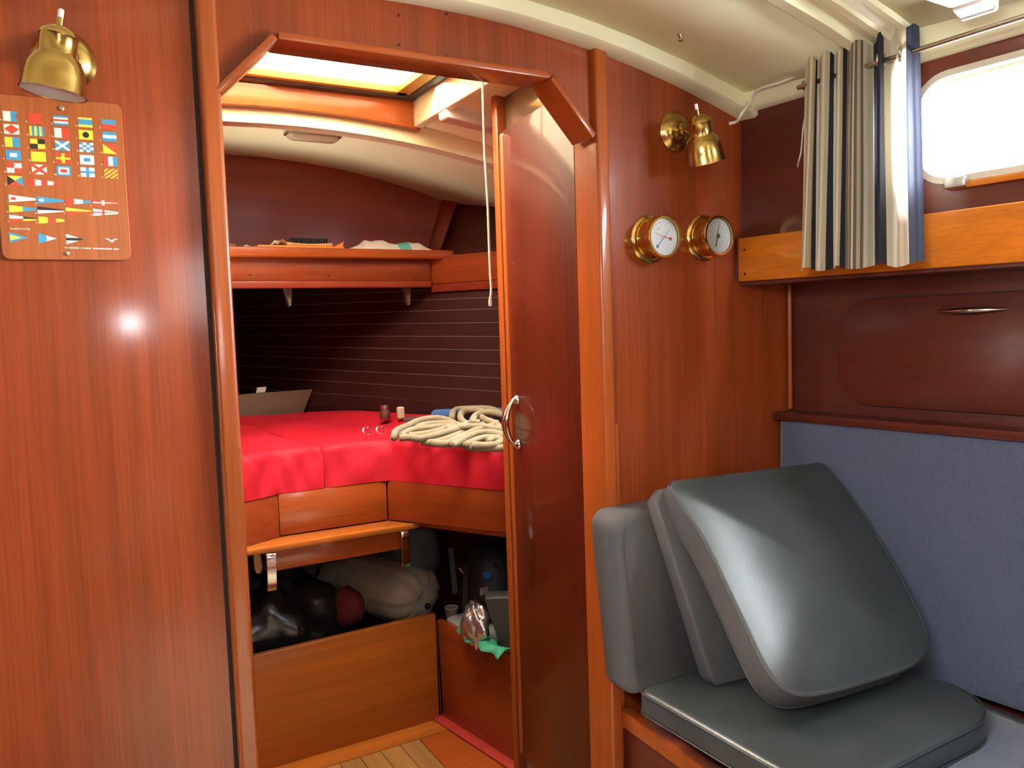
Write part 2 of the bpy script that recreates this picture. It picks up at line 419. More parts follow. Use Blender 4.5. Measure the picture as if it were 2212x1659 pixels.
# beam against the bulkhead
beam = MB()
rows = [[], [], [], []]
for x in lin(-1.3, 1.40, 36):
    a = arch(x) + random.uniform(-.0008, .0008)
    rows[0].append((x, 1.2505, a)); rows[1].append((x, 1.214, a)); rows[2].append((x, 1.207, a + .004)); rows[3].append((x, 1.207, a + .045))
beam.grid(rows); beam.build('trim_4', white, kind='structure', angle=50)
# cornice along the starboard side
m = MB(); rows = [[], [], [], []]
for s in lin(-.03, 2.6, 26):
    rows[0].append(hs(1.31, s, .428)); rows[1].append(hs(1.278, s, .428)); rows[2].append(hs(1.270, s, .436)); rows[3].append(hs(1.215, s, .50))
m.grid(rows); m.build('trim_5', white, kind='structure', angle=50)
tbl = thing('unseen_shade_table', (-.3, .2, -1.2), kind='structure')  # unseen table added to shade the lower port panel
MB().box((-1.1, -.9, -.465), (.13, .80, -.44))  .build('table_top', wood_y, tbl, bevel=.004)
MB().box((-.36, .0, -1.2), (-.28, .5, -.465)).build('pedestal', wood_y, tbl)
# --- starboard cabin side with a window opening
WX = 1.290
def wall_with_hole(name, s0, s1, z0, z1, hole, mat):
    (hs0, hs1, hz0, hz1, hr) = hole
    cx, cz = (hs0 + hs1) / 2, (hz0 + hz1) / 2
    inner = [(cx + a, cz + b) for a, b in rrect(hs1 - hs0, hz1 - hz0, hr, 8)]
    n = len(inner); q = n // 4; outer = []
    corners = [(s0, z0), (s1, z0), (s1, z1), (s0, z1)]
    for i, (a, b) in enumerate(inner):
        k = i // q; f = (i % q) / (q - 1)
        c = corners[k]
        # walk along: snap rounded corner points to rectangle corner, spread the run
        if f < .5:
            c0 = {0: (s0, cz), 1: (cx, z0), 2: (s1, cz), 3: (cx, z1)}[k]
            g = f * 2
            outer.append((c0[0] + (c[0] - c0[0]) * g if k in (1, 3) else c[0], c0[1] + (c[1] - c0[1]) * g if k in (0, 2) else c[1]))
        else:
            c1 = {0: (cx, z0), 1: (s1, cz), 2: (cx, z1), 3: (s0, cz)}[k]
            g = (f - .5) * 2
            outer.append((c[0] + (c1[0] - c[0]) * g if k in (0, 2) else c[0], c[1] + (c1[1] - c[1]) * g if k in (1, 3) else c[1]))
    m = MB()
    r0 = [hs(WX, a, b) for a, b in outer]; r1 = [hs(WX, a, b) for a, b in inner]
    r2 = [hs(WX, a, b, .03) for a, b in inner]; r3 = [hs(WX, a, b, .03) for a, b in outer]
    m.grid([r0, r1, r2, r3, r0], True)
    m.build(name, mat, kind='structure', angle=30)
WIN = (.375, 1.02, .222, .398, .055)
wall_with_hole('wall_starboard', -.05, 3.7, .09, .62, WIN, wood_dark)
win = thing('window_1', hs(WX, .7, .222), kind='structure')
def ring_prism(mb, s0, s1, z0, z1, r, wdt, o0, o1):
    cx, cz = (s0 + s1) / 2, (z0 + z1) / 2
    a = [(cx + p, cz + q) for p, q in rrect(s1 - s0, z1 - z0, r, 8)]
    b = [(cx + p, cz + q) for p, q in rrect(s1 - s0 - 2 * wdt, z1 - z0 - 2 * wdt, max(.004, r - wdt), 8)]
    A0 = [hs(WX, *p, o0) for p in a]; B0 = [hs(WX, *p, o0) for p in b]; B1 = [hs(WX, *p, o1) for p in b]; A1 = [hs(WX, *p, o1) for p in a]
    mb.grid([A0, B0, B1, A1, A0], True); return mb
ring_prism(MB(), WIN[0] - .006, WIN[1] + .006, WIN[2] - .006, WIN[3] + .006, .06, .011, -.004, .034).build('frame', plain('window_alloy', (.62, .56, .46), .4, .1), win, angle=30)
cx_, cz_ = (WIN[0] + WIN[1]) / 2, (WIN[2] + WIN[3]) / 2
MB().prism([hs(WX, cx_ + a, cz_ + b, .016) for a, b in rrect(WIN[1] - WIN[0] - .026, WIN[3] - WIN[2] - .026, .045, 6)], HN * .005).build('pane', glass, win)
MB().prism([hs(WX, .43, .204, -.012), hs(WX, 1.1, .204, -.012), hs(WX, 1.1, .2145, -.012), hs(WX, .43, .2145, -.012)], HN * .011).build('sill_bead', wood_fid, win, bevel=.002)
for s in (.43, .72): MB().obox(hs(WX, s, .205, -.02), HDIR * .035, HN * .02, (0, 0, .018)).build('catch', steel, win, bevel=.003)

# --- lower hull side, side locker, ledge
LX = 1.43
MB().prism([hs(LX, -.05, -1.2, .004), hs(LX, 3.7, -1.2, .004), hs(LX, 3.7, .095, .004), hs(LX, -.05, .095, .004)], HN * .02).build('wall_starboard_lower', wood_dark, kind='structure')
MB().lathe([(.0001, 0), (.0055, .0005), (.0055, .29), (.0001, .2905)], (1.4245, 1.2425, -.205), (0, 0, 1), 12).build('trim_6', wood_trim, kind='structure')

# ================================================================== FOREPEAK SHELL
XC = .57
def hullx(y, z):
    """starboard half-breadth line of the forepeak (x at station y, height z)"""
    fl = .085 * (z + .28) / .55 if z > -.28 else .05 * (z + .28)
    pts = [(1.25, 1.36), (1.75, 1.325), (2.215, 1.25), (2.45, 1.107), (2.75, .923), (3.0, .769), (3.2, .646), (3.325, .57)]
    for (ya, xa), (yb, xb) in zip(pts, pts[1:]):
        if y <= yb: f = (y - ya) / (yb - ya); return xa + (xb - xa) * f + fl
    return .57 + fl
YH = [1.272, 1.5, 1.75, 2.0, 2.215, 2.33, 2.45, 2.6, 2.75, 2.9, 3.0, 3.1, 3.2, 3.325, 3.45]
def topx(y, z): return max(.6, 1.29 + (2.72 - y) * .615 + .07 * (z - .25) / .25)
def hull_side(name, sgn):
    m = MB(); rows = []
    for z in lin(-1.2, .17, 10):
        rows.append([(XC + sgn * (hullx(y, z) - XC + .016), y, z) for y in YH])
    for z in (.171, .25, .5, .75):
        rows.append([(XC + sgn * (topx(y, z) - XC), y, z) for y in YH])
    m.grid(rows); return m.build(name, wood_plank, kind='structure')
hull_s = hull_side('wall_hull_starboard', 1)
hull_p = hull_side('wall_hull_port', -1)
MB().box((.2, 3.44, -1.2), (.95, 3.47, .85)).build('stem_panel', wood_plank, hull_s)
# lining planks on the starboard side, each a board of its own; seams from the photo, tapering to the bow
yr = [560, 590, 620, 641, 666, 697, 728, 758, 788, 818, 847, 877, 907, 940]
yl = [596, 618, 661 - 21, 661, 683, 703, 725, 747, 768, 790, 812, 837, 861, 885]
yr = [575, 598, 620, 641, 666, 697, 728, 758, 788, 818, 847, 877, 907, 940]
nH = Vector((.852, .524, 0))
m = MB(); m.grid([[(hullx(y, z) + .0012, y, z) for y in YH[2:]] for z in lin(-.40, .16, 6)]); m.build('caulking', caulk, hull_s)
zr = [atP(1075, y, (1.2, 2.3, 0), nH).z for y in yr]; zl = [atP(537, y, (1.2, 2.3, 0), nH).z for y in yl]
for k in range(len(yr) - 1):
    m = MB(); A = []; B = []; C = []; D = []
    for y in YH[2:]:
        f = max(-.45, min(1.1, (y - 2.23) / (3.28 - 2.23)))
        zt = zr[k] + (zl[k] - zr[k]) * f - .0009; zb = zr[k + 1] + (zl[k + 1] - zr[k + 1]) * f + .0009
        xt, xb = hullx(y, zt), hullx(y, zb)
        A.append((xt + .011, y, zt)); B.append((xt, y, zt)); C.append((xb, y, zb)); D.append((xb + .011, y, zb))
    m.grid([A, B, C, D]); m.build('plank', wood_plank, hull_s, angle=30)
# smooth panel above the shelf on the starboard side
m = MB(); rows = []
for z in lin(.17, .60, 3): rows.append([(topx(y, z) - .006, y, z) for y in YH[2:10]])
m.grid(rows); m.build('panel', wood_dark, hull_s)
# forepeak sole, locker fronts' base
sole = thing('floor_forepeak', (.6, 1.7, -1.2), kind='structure')
sole['kind'] = 'structure'
MB().box((-.2, 1.25, -1.23), (1.35, 2.3, -1.206)).build('sole_base', caulk, sole)
px = -.1
while px < .83:
    m = MB(); m.prism([(px, 1.27, -1.206), (px + .0585, 1.27, -1.206), (px + .0585, 2.125, -1.206), (px, 2.125, -1.206)], (0, 0, .006))
    m.build('plank', wood_sole, sole, bevel=.0008, seg=1); px += .06
MB().box((-.1, 2.126, -1.206), (.985, 2.222, -1.199)).build('margin_board', wood_locker, sole, bevel=.001, seg=1)
MB().prism([(.8605, 2.125, -1.206), (.985, 2.125, -1.206), (1.045, 1.27, -1.206), (.8605, 1.27, -1.206)], (0, 0, .006)).build('margin_board', wood_trimx, sole, bevel=.001, seg=1)
MB().prism([(.940, 2.20, -1.199), (.978, 2.215, -1.199), (1.062, 1.72, -1.199), (1.02, 1.70, -1.199)], (0, 0, .008)).build('baseboard_starboard', redpaint, bevel=.002, kind='structure')
MB().box((-.6, 2.2, -1.23), (1.3, 3.4, -1.2)).build('floor_locker', dark, kind='structure')
# port and starboard partitions of the passage
MB().box((.18, 1.272, -1.2), (.2, 2.2, .56)).build('wall_passage_port', wood_y, kind='structure')
part = thing('wall_partition', (1.03, 1.6, -1.2), kind='structure')
def seg_prism(p, q, z0, z1, th):
    p, q = Vector((*p, 0)), Vector((*q, 0)); d = (q - p).normalized(); nn = Vector((d.y, -d.x, 0)) * th
    return [(p.x, p.y, z0), (q.x, q.y, z0), (q.x, q.y, z1), (p.x, p.y, z1)], nn
# leaf: hinge and free edge
HG = Vector((.908, 1.318, 0)); FE = Vector((.937, 1.655, 0)); LD = (FE - HG).normalized(); LNo = Vector((LD.y, -LD.x, 0))   # LNo: outboard
p_ = HG + LNo * .045 - LD * .03; q_ = FE + LNo * .034 + LD * .045
pts, nn = seg_prism(p_.xy, q_.xy, -1.2, .60, .02)
part_sheen = plain('varnished_sheen', (.15, .10, .06), .12, coat=.9, var=.12, vscale=5)  # varnished panel; the ceiling's reflection is put into its greyish base colour
MB().prism(pts, nn).build('panel', part_sheen, part)
pcx = atY(1074, 300, 1.70).x
MB().box((pcx, 1.70, -1.2), (pcx + .05, 1.725, .60)).build('corner_post', wood_trim, part, bevel=.004, seg=3)
door = thing('door_1', (HG.x, HG.y, -1.05), kind='structure')
th = .026
zt0, zt1 = .461, .4515
m = MB().prism([HG + Vector((0, 0, -1.05)), FE + Vector((0, 0, -1.052)), FE + Vector((0, 0, zt1)), HG + Vector((0, 0, zt0))], LNo * th)
m.build('leaf', wood_door, door, bevel=.0015)
# rounded stile on the free edge
es = FE - LD * .012 - LNo * .004
MB().obox((es.x, es.y, -1.054), LD * .022, LNo * .030, (0, 0, 1.054 + zt1 - .001)).build('edge_stile', wood_trim, door, bevel=.010, seg=4)
def lever(o_, along, out, up, name, par, s=1.0):
    """chrome ring pull: two pointed ends joined by two bowed bars"""
    o_, along, out, up = Vector(o_), Vector(along), Vector(out), Vector(up)
    for off in (-.006, .008):
        path = []; rad = []
        for k in range(15):
            t = k / 14 * 2 - 1
            path.append(o_ + up * (t * .062 * s) + out * ((1 - t * t) * .030 * s + .002) + along * off * (1 - abs(t) ** 3) * s)
            rad.append((.0022 + .0042 * (1 - abs(t) ** 1.6)) * s)
        MB().tube(path, rad, 10).build(name, chrome, par)
    for t in (-1, 1):
        MB().lathe([(.0001, 0), (.012 * s, .001), (.010 * s, .006 * s), (.004 * s, .010 * s)], o_ + up * t * .052 * s, out, 14).build('handle_foot', chrome, par)
hc = HG + LD * ((FE - HG).length - .040); lever((hc.x, hc.y, -.225), LD, -LNo, (0, 0, 1), 'handle', door)
MB().prism([HG + LNo * .012 + Vector((0, 0, zt0)), FE + LNo * .012 + Vector((0, 0, zt1)), FE + LNo * .012 + Vector((0, 0, zt1 + .006)), HG + LNo * .012 + Vector((0, 0, zt0 + .006))], LNo * .03).build('top_gap_shade', dark, door)  # dark strip standing in for the shaded gap above the leaf
door3 = thing('door_3', (.235, 1.318, -1.05), kind='structure')
H3 = Vector((.2365, 1.318, 0)); F3 = Vector((.268, 1.652, 0)); L3 = (F3 - H3).normalized(); N3 = Vector((-L3.y, L3.x, 0))
MB().prism([H3 + Vector((0, 0, -1.05)), F3 + Vector((0, 0, -1.05)), F3 + Vector((0, 0, .45)), H3 + Vector((0, 0, .45))], N3 * .026).build('leaf', wood_door, door3, bevel=.002)
h3 = F3 - L3 * .045 - N3 * .002
lever((h3.x, h3.y, -.082), L3, -N3, (0, 0, 1), 'handle', door3, .95)
MB().box((.23, 1.25, -1.2), (.91, 1.31, -1.062)).build('trim_11', wood_trimx, bevel=.004, kind='structure')

# --- forepeak ceiling, beam, hatch opening
HX0, HX1, HY0, HY1 = .225, .905, 1.50, 2.065
def zv(x, y): return arch(x, .578, .19)
def zv_hi(x, y): return arch(x, .588, .21)
sheet('ceiling.003', xs_hatch(-.9, 1.55, HX0, HX1), [1.26, HY0, 1.75, HY1, 2.13], zv, white, skip=(HX0, HX1, HY0, HY1))
sheet('ceiling.004', lin(-.9, 1.9, 20), [2.1, 2.3, 2.55, 2.8, 3.5], lambda x, y: zv_hi(x, y), white)
m = MB(); rows = [[], [], [], []]
for x in lin(-.6, 1.6, 24):
    a = arch(x, .526, .172)
    rows[0].append((x, 2.068, a + .06)); rows[1].append((x, 2.068, a)); rows[2].append((x, 2.125, a + .002)); rows[3].append((x, 2.125, a + .08))
m.grid(rows); m.build('trim_9', white, kind='structure', angle=50)
# fascia where the foredeck meets the hull side
m = MB(); rows = [[], [], []]
for x, y, z in ((1.355, 2.752, .484), (1.44, 2.60, .496), (1.56, 2.40, .50), (1.72, 2.13, .50)):
    rows[0].append((x, y, z)); rows[1].append((x - .012, y - .006, z)); rows[2].append((x - .11, y - .05, z + .075))
m.grid(rows); m.build('trim_10', white, kind='structure')
# bow bulkhead above the shelf with its leaning frame
fwd = thing('wall_forward', (.57, 2.76, .2), kind='structure')
MB().prism([(-.1, 2.75, .2), (1.275, 2.75, .2), (1.36, 2.75, .5)] + [(x, 2.75, arch(x, .582, .21) + .02) for x in lin(1.28, -.1, 10)], (0, .015, 0)).build('panel', wood_bow, fwd)
fr0, fr1 = atY(925, 545, 2.74), atY(958, 428, 2.74); fr2, fr3 = atY(992, 428, 2.70), atY(950, 545, 2.70)
MB().prism([fr0, fr3, fr2, fr1], (0, .02, 0)).build('frame', wood_bow, fwd, bevel=.003)
# brown board closing the bow end of the berth
bb = [atY(505, 853, 2.9), atY(675, 841, 2.9), atY(650, 905, 2.9), atY(505, 985, 2.9)]
tag(MB().prism(bb, (0, .012, 0)).build('berth_end_board', wood_grey, bevel=.001), 'dull brown board standing upright at the far bow end of the red berth', 'board')
bt = atY(560, 842, 2.93)
tag(MB().prism([bt + Vector((-.012, 0, -.01)), bt + Vector((.02, 0, -.01)), bt + Vector((.026, 0, .009)), bt + Vector((-.006, 0, .009))], (0, .004, 0)).build('paper_slip', paper), 'tiny pale blue slip showing above the dull brown bow board', 'paper')

# ================================================================== FOREPEAK FITTINGS
hatch = thing('deck_hatch', (.565, 1.8, .56), 'overhead hatch with orange varnished coaming and a glowing cream acrylic lid', 'hatch')
def coam(name, x0, x1, y0, y1, lo, hi, mat=wood_trimx):
    """coaming board following the deck camber"""
    m = MB(); n = 8 if x1 - x0 > .1 else 1
    rows = []
    for x in lin(x0, x1, n): rows.append([(x, y0, zv(x, 0) + lo), (x, y1, zv(x, 0) + lo), (x, y1, .58 + hi), (x, y0, .58 + hi)])
    m.loft(rows); return m.build(name, mat, hatch, bevel=.003, angle=50)
coam('coaming', HX0 - .01, HX1 + .002, HY1 - .022, HY1, -.018, .055)
coam('coaming', HX0 - .01, HX1 + .002, HY0, HY0 + .022, -.018, .055)
coam('coaming', HX0 - .004, HX0 + .018, HY0, HY1, -.012, .055)
coam('coaming', HX1 - .018, HX1 + .004, HY0, HY1, -.012, .055, white)
zl0 = .622
def lidbar(name, x0, x1, y0, y1, z0, z1, mat): MB().box((x0, y0, z0), (x1, y1, z1)).build(name, mat, hatch, bevel=.002)
lidbar('seal', HX0 + .01, HX1 - .012, HY1 - .05, HY1 - .012, zl0 - .008, zl0 + .012, greycase)
lidbar('seal', HX1 - .045, HX1 - .012, HY0, HY1 - .03, zl0 - .006, zl0 + .012, greycase)
gold = plain('gilt_frame', (.58, .33, .07), .35, .1)
lidbar('lid_frame', HX0 + .01, HX1 - .05, HY1 - .072, HY1 - .05, zl0 - .004, zl0 + .018, gold)
lidbar('lid_frame', HX1 - .082, HX1 - .045, HY0, HY1 - .05, zl0 - .004, zl0 + .018, gold)
lidbar('lid_frame', HX0 + .005, HX0 + .04, HY0, HY1 - .05, zl0 - .004, zl0 + .018, gold)
MB().box((HX0 + .02, HY0 - .02, zl0 + .012), (HX1 - .07, HY1 - .06, zl0 + .02)).build('pane', opal, hatch)
MB().box((HX0 - .03, HY0 - .03, zl0 + .022), (HX0 + .03, HY1 + .03, zl0 + .03)).build('lid_rim', white, hatch)
# white vent box under the deck on the starboard side
bx = [atY(958, 206, 1.85), atY(966, 256, 1.85), atY(1075, 283, 1.85), atY(1075, 200, 1.85)]
box_pts = [(.889, 1.845, .600)] + [(.891 + .012 * (1 - math.cos(a)), 1.845, .537 - .012 * math.sin(a)) for a in lin(0, PI / 2, 4)] + [(1.12, 1.845, .500), (1.12, 1.845, .600)]
tag(MB().prism(box_pts, (0, .05, 0)).build('ceiling_vent_box', plastic_w, bevel=.004, seg=3), 'white plastic box under the deck beside the overhead hatch', 'box')
# little oblong dome lamp forward of the beam
lamp = thing('dome_lamp', atY(675, 293, 2.3), 'small oblong grey dome lamp under the white foredeck', 'lamp')
lc = atZ(676, 292, .575)
MB().prism([(lc.x + a, lc.y + b, .583) for a, b in rrect(.165, .05, .012, 4)], (0, 0, -.012)).build('base', steel, lamp, bevel=.002)
m = MB(); m.loft([[(lc.x + a * k, lc.y + b * k, .571 - h) for a, b in rrect(.15, .042, .012, 4)] for k, h in ((1, 0), (.97, .008), (.85, .013))]); m.build('diffuser', plain('smoked_diffuser', (.42, .33, .24), .25), lamp)

# shelf in the bow
YSH = 2.45
shelf = thing('bow_shelf', (.6, YSH, .12), 'varnished wooden shelf across the bow with an orange rounded lip', 'shelf')
zt = atY(735, 536, YSH).z; zb_ = atY(735, 556, YSH).z
xr = atY(983, 548, YSH).x
m = MB().prism([(-.02, YSH, zb_), (xr - .02, YSH, zb_), (xr, YSH + .01, zb_), (xr + .03, 2.55, zb_), (1.33, 2.77, zb_), (-.02, 2.77, zb_)], (0, 0, zt - zb_))
m.build('lip_board', wood_trimx, shelf, bevel=.004, seg=3)
ax_ = atY(930, 590, 2.49).x
za0, za1 = atY(700, 606, 2.49).z, zb_
MB().box((-.02, 2.49, za0), (ax_, 2.505, za1)).build('apron', wood_x, shelf, bevel=.001)
MB().box((-.02, 2.478, atY(700, 622, 2.478).z), (ax_ - .002, 2.50, za0 - .001)).build('lower_moulding', wood_bow, shelf, bevel=.004, seg=3)
for q in ((622, 628), (880, 628)):
    p = atY(*q, 2.52)
    MB().prism([p + Vector((-.014, 0, .02)), p + Vector((.014, 0, .02)), p + Vector((.008, 0, -.045)), p + Vector((.003, 0, -.05))], (0, .02, 0)).build('bracket', wood_grey, shelf)
for q in ((540, 594), (710, 596), (895, 600)):
    MB().lathe([(.003, 0), (.003, .001)], atY(*q, 2.4895), (0, -1, 0), 8).build('screw_plug', dark, shelf)
# starboard return of the shelf along the hull
s2 = thing('side_shelf_forepeak', (1.2, 2.3, .1), 'wooden side shelf rail running from the bow shelf behind the open door', 'shelf')
P0 = Vector((ax_ + .002, 2.50, 0)); P1 = Vector((1.27, 2.262, 0)); P2 = Vector((1.345, 1.95, 0))
def zat(x, y, P): n_ = Vector((.852, .524, 0)); return atP(x, y, P, n_).z
zf0, zf1 = zat(1030, 546, P0), zat(1030, 607, P0)
m = MB(); ring = lambda P, o_: [P + Vector((o_, 0, zf1)), P + Vector((o_, 0, zf0))]
m.loft([[P + Vector((0, 0, zf1)), P + Vector((.014, .006, zf1)), P + Vector((.014, .006, zf0)), P + Vector((0, 0, zf0))] for P in (P0, P1, P2)])
m.build('fiddle_rail', wood_h, s2, bevel=.002)
m = MB().prism([P0 + Vector((.01, .01, zf1)), P1 + Vector((.012, 0, zf1)), P2 + Vector((.01, 0, zf1)), Vector((1.72, 1.95, zf1)), Vector((1.55, 2.25, zf1)), Vector((1.40, 2.5, zf1)), Vector((1.22, 2.52, zf1))], (0, 0, .01)).build('shelf_board', wood_h, s2)
MB().loft([[P + Vector((.002, 0, zf1 - .028)), P + Vector((.012, .006, zf1 - .028)), P + Vector((.012, .006, zf1 - .001)), P + Vector((.002, 0, zf1 - .001))] for P in (P0, P1, P2)]).build('lower_moulding', wood_bow, s2, bevel=.002)

# things on the bow shelf
ZS = zt
def shelf_pt(x, y, d=2.5): return atY(x, y, d)
def crumple(mb, c, rx, ry, rz, n=14, m=8, amp=.25, seed=1):
    rnd = random.Random(seed); rings = []
    for i in range(m + 1):
        a = PI * (.02 + .96 * i / m) ; ring_ = []
        for k in range(n):
            t = 2 * PI * k / n; f = 1 + amp * rnd.uniform(-1, 1)
            ring_.append((c[0] + math.sin(a) * math.cos(t) * rx * f, c[1] + math.sin(a) * math.sin(t) * ry * f, c[2] + math.cos(a) * rz * f))
        rings.append(ring_)
    mb.loft(rings); return mb
# tissue packet
pk = thing('tissue_packet', (.97, 2.52, ZS), 'white crumpled tissue packet with teal and blue print on the bow shelf', 'packet')
a, b = shelf_pt(748, 531, 2.52), shelf_pt(930, 533, 2.52)
nx, rows = 14, []
tops = [.002, .010, .018, .036, .030, .034, .034, .026, .024, .028, .031, .030, .030, .016, .003]
mA = MB()
for j in range(5):
    r = []
    for i in range(nx + 1):
        f = i / nx; h = tops[i] * math.sin(PI * (j + .35) / 4.7) + random.uniform(-.0015, .0015)
        r.append((a.x + (b.x - a.x) * f, 2.485 + .02 * j, ZS + .001 + max(0, h)))
    rows.append(r)
rows = [[(p[0], 2.483, ZS + .0006) for p in rows[0]]] + rows + [[(p[0], 2.575, ZS + .0006) for p in rows[0]]]
mA.grid(rows)
for i, p in enumerate(mA.f):
    col_ = i % nx
    mA.mi[i] = 1 if col_ in (8, 9) else (2 if col_ in (11, 12) and i // nx > 2 else 0)
mA.build('wrapper', [paper, teal, bluep], pk, smooth=False)
# orange folder with papers and brush
fo = thing('document_folder', (.62, 2.53, ZS), 'bright orange folder lying flat on the bow shelf', 'folder')
p0, p1 = shelf_pt(552, 529, 2.5), shelf_pt(738, 531, 2.5)
MB().prism([(p0.x, 2.47, ZS + .0005), (p1.x, 2.475, ZS + .0005), (p1.x - .01, 2.66, ZS + .0005), (p0.x + .01, 2.65, ZS + .0005)], (0, 0, .007)).build('cover', orange_p, fo, bevel=.001)
MB().prism([(p1.x - .03, 2.474, ZS + .008), (p1.x - .004, 2.476, ZS + .008), (p1.x, 2.477, ZS + .024), (p1.x - .004, 2.477, ZS + .021)], (0, .004, 0)).build('raised_flap', orange_p, fo)
br = thing('scrubbing_brush', (.72, 2.5, ZS + .009), 'wooden brush with black bristles upward on the orange folder', 'brush')
b0, b1 = shelf_pt(618, 524, 2.49), shelf_pt(716, 525, 2.49)
m = MB(); rws = []
for f in lin(0, 1, 8):
    x = b0.x + (b1.x - b0.x) * f; c_ = -.004 * math.sin(PI * f)
    rws.append([(x, 2.48, ZS + .0085), (x, 2.53, ZS + .0085), (x, 2.53, ZS + .019 + c_), (x, 2.48, ZS + .019 + c_)])
m.loft(rws); m.build('back', pinewood, br, bevel=.002)
m = MB()
for i in range(15):
    x = b0.x + .018 + (b1.x - b0.x - .03) * i / 14
    m.prism([(x, 2.495, ZS + .018), (x + .0042, 2.495, ZS + .018), (x + .0042, 2.525, ZS + .018), (x, 2.525, ZS + .018)], (random.uniform(-.001, .001), 0, .016))
m.build('bristles', bristle, br)['kind'] = 'stuff'
for i, (x0, x1, h, lab) in enumerate(((522, 560, .012, 'flat white paper scrap at the port end of the bow shelf'), (585, 618, .020, 'crumpled white paper scrap lying on the orange folder'))):
    a, b = shelf_pt(x0, 528, 2.5), shelf_pt(x1, 528, 2.5); z_ = ZS + (.0085 if i else .0006)
    m = MB(); rws = []
    for j in range(4):
        rws.append([(a.x + (b.x - a.x) * k / 6, 2.478 + .02 * j, z_ + h * (.1 + .9 * random.random()) * math.sin(PI * (k + .5) / 7)) for k in range(7)])
    m.grid(rws); tag(m.build('paper_scrap', paper, smooth=False, solid=.0006), lab, 'paper', 'paper scraps on the bow shelf')
a = shelf_pt(500, 520, 2.66)
tag(MB().box((a.x - .012, 2.66, ZS + .0005), (a.x + .012, 2.69, ZS + .030)).build('small_carton', plain('card_grey', (.32, .25, .18), .7), bevel=.001), 'small greyish carton at the far port end of the bow shelf', 'carton')

# --- berth: fronts, ledge, beam
berth = thing('forward_berth', (.65, 2.2, -.65), 'varnished orange front boards of the forward berth with a ledge below', 'berth')
C0 = Vector((.818, 2.192, 0)); C1 = Vector((1.045, 1.80, 0))
MB().prism([(.508, 2.200, -.553), (.818, 2.192, -.553), (.818, 2.192, -.437), (.508, 2.200, -.437)], (0, .02, 0)).build('front_board', wood_trimx, berth, bevel=.003)
MB().prism([(.30, 2.10, -.556), (.507, 2.199, -.556), (.507, 2.199, -.437), (.30, 2.10, -.437)], (-.005, .02, 0)).build('side_board', wood_x, berth, bevel=.002)
n_ = Vector((.866, .5, 0)) * .02
MB().prism([C0 + Vector((.001, 0, -.553)), C1 + Vector((0, 0, -.550)), C1 + Vector((0, 0, -.437)), C0 + Vector((.001, 0, -.437))], n_).build('side_board', wood_h, berth, bevel=.003)
MB().prism([(.29, 2.085, -.572), (.395, 2.118, -.572), (.842, 2.112, -.572), (.885, 2.12, -.572), (.84, 2.215, -.572), (.30, 2.215, -.572)], (0, 0, .016)).build('ledge', wood_locker, berth, bevel=.002)
MB().box((.455, 2.132, -.628), (.842, 2.15, -.573)).build('beam', wood_trimx, berth, bevel=.002)
MB().prism([(.28, 2.215, -.57), (.84, 2.215, -.57), (1.07, 1.80, -.57), (1.40, 1.80, -.57), (1.26, 2.25, -.57), (.62, 3.25, -.57), (.52, 3.25, -.57), (-.15, 2.25, -.57)], (0, 0, .018)).build('platform', wood_h, berth)
MB().lathe([(.006, 0), (.006, .001)], atY(828, 1114, 2.19), (0, -1, 0), 12).build('screw_plug', wood_v, berth)
for q, h, nm in (((588, 1190), .105, 'first'), ((878, 1150), .10, 'second')):
    p = atY(q[0], q[1], 2.105); m = MB(); w2 = .0125
    prof = [(.10, .022), (.075, .028), (.045, .022), (.018, .006)] if False else []
    path = [(p.y + .075, p.z + .030), (p.y + .045, p.z + .034), (p.y + .018, p.z + .024), (p.y + .004, p.z + .004), (p.y, p.z - .02), (p.y - .001, p.z - .05), (p.y - .002, p.z - h * .8), (p.y + .002, p.z - h)]
    path = [(y_, min(z_, -.575)) for y_, z_ in path]
    rws = []
    for i, (y_, z_) in enumerate(path):
        a_ = path[max(0, i - 1)]; b_ = path[min(len(path) - 1, i + 1)]; t_ = Vector((b_[0] - a_[0], b_[1] - a_[1])).normalized(); nn = Vector((t_.y, -t_.x)) * .003
        xx = p.x - .006 * (i / 7)
        rws.append([(xx - w2, y_ - nn.x, z_ - nn.y), (xx + w2, y_ - nn.x, z_ - nn.y), (xx + w2, y_ + nn.x, z_ + nn.y), (xx - w2, y_ + nn.x, z_ + nn.y)])
    m.loft(rws)
    tag(m.build('table_bracket', chrome, bevel=.0012, seg=1), 'bent chrome bracket hanging under the berth ledge ' + ('at its port end' if nm == 'first' else 'at its inner corner'), 'bracket', 'chrome brackets under the berth ledge')
p = atY(555, 1180, 2.16)
tag(MB().prism([p + Vector((-.010, 0, -.022)), p + Vector((.009, 0, -.022)), p + Vector((.012, 0, -.06)), p + Vector((.006, 0, -.075)), p + Vector((-.004, 0, -.075)), p + Vector((-.009, 0, -.06))], (0, .012, 0)).build('wooden_tongue', pinewood, bevel=.003), 'small tan wooden tongue under the ledge beside the port chrome bracket', 'peg')
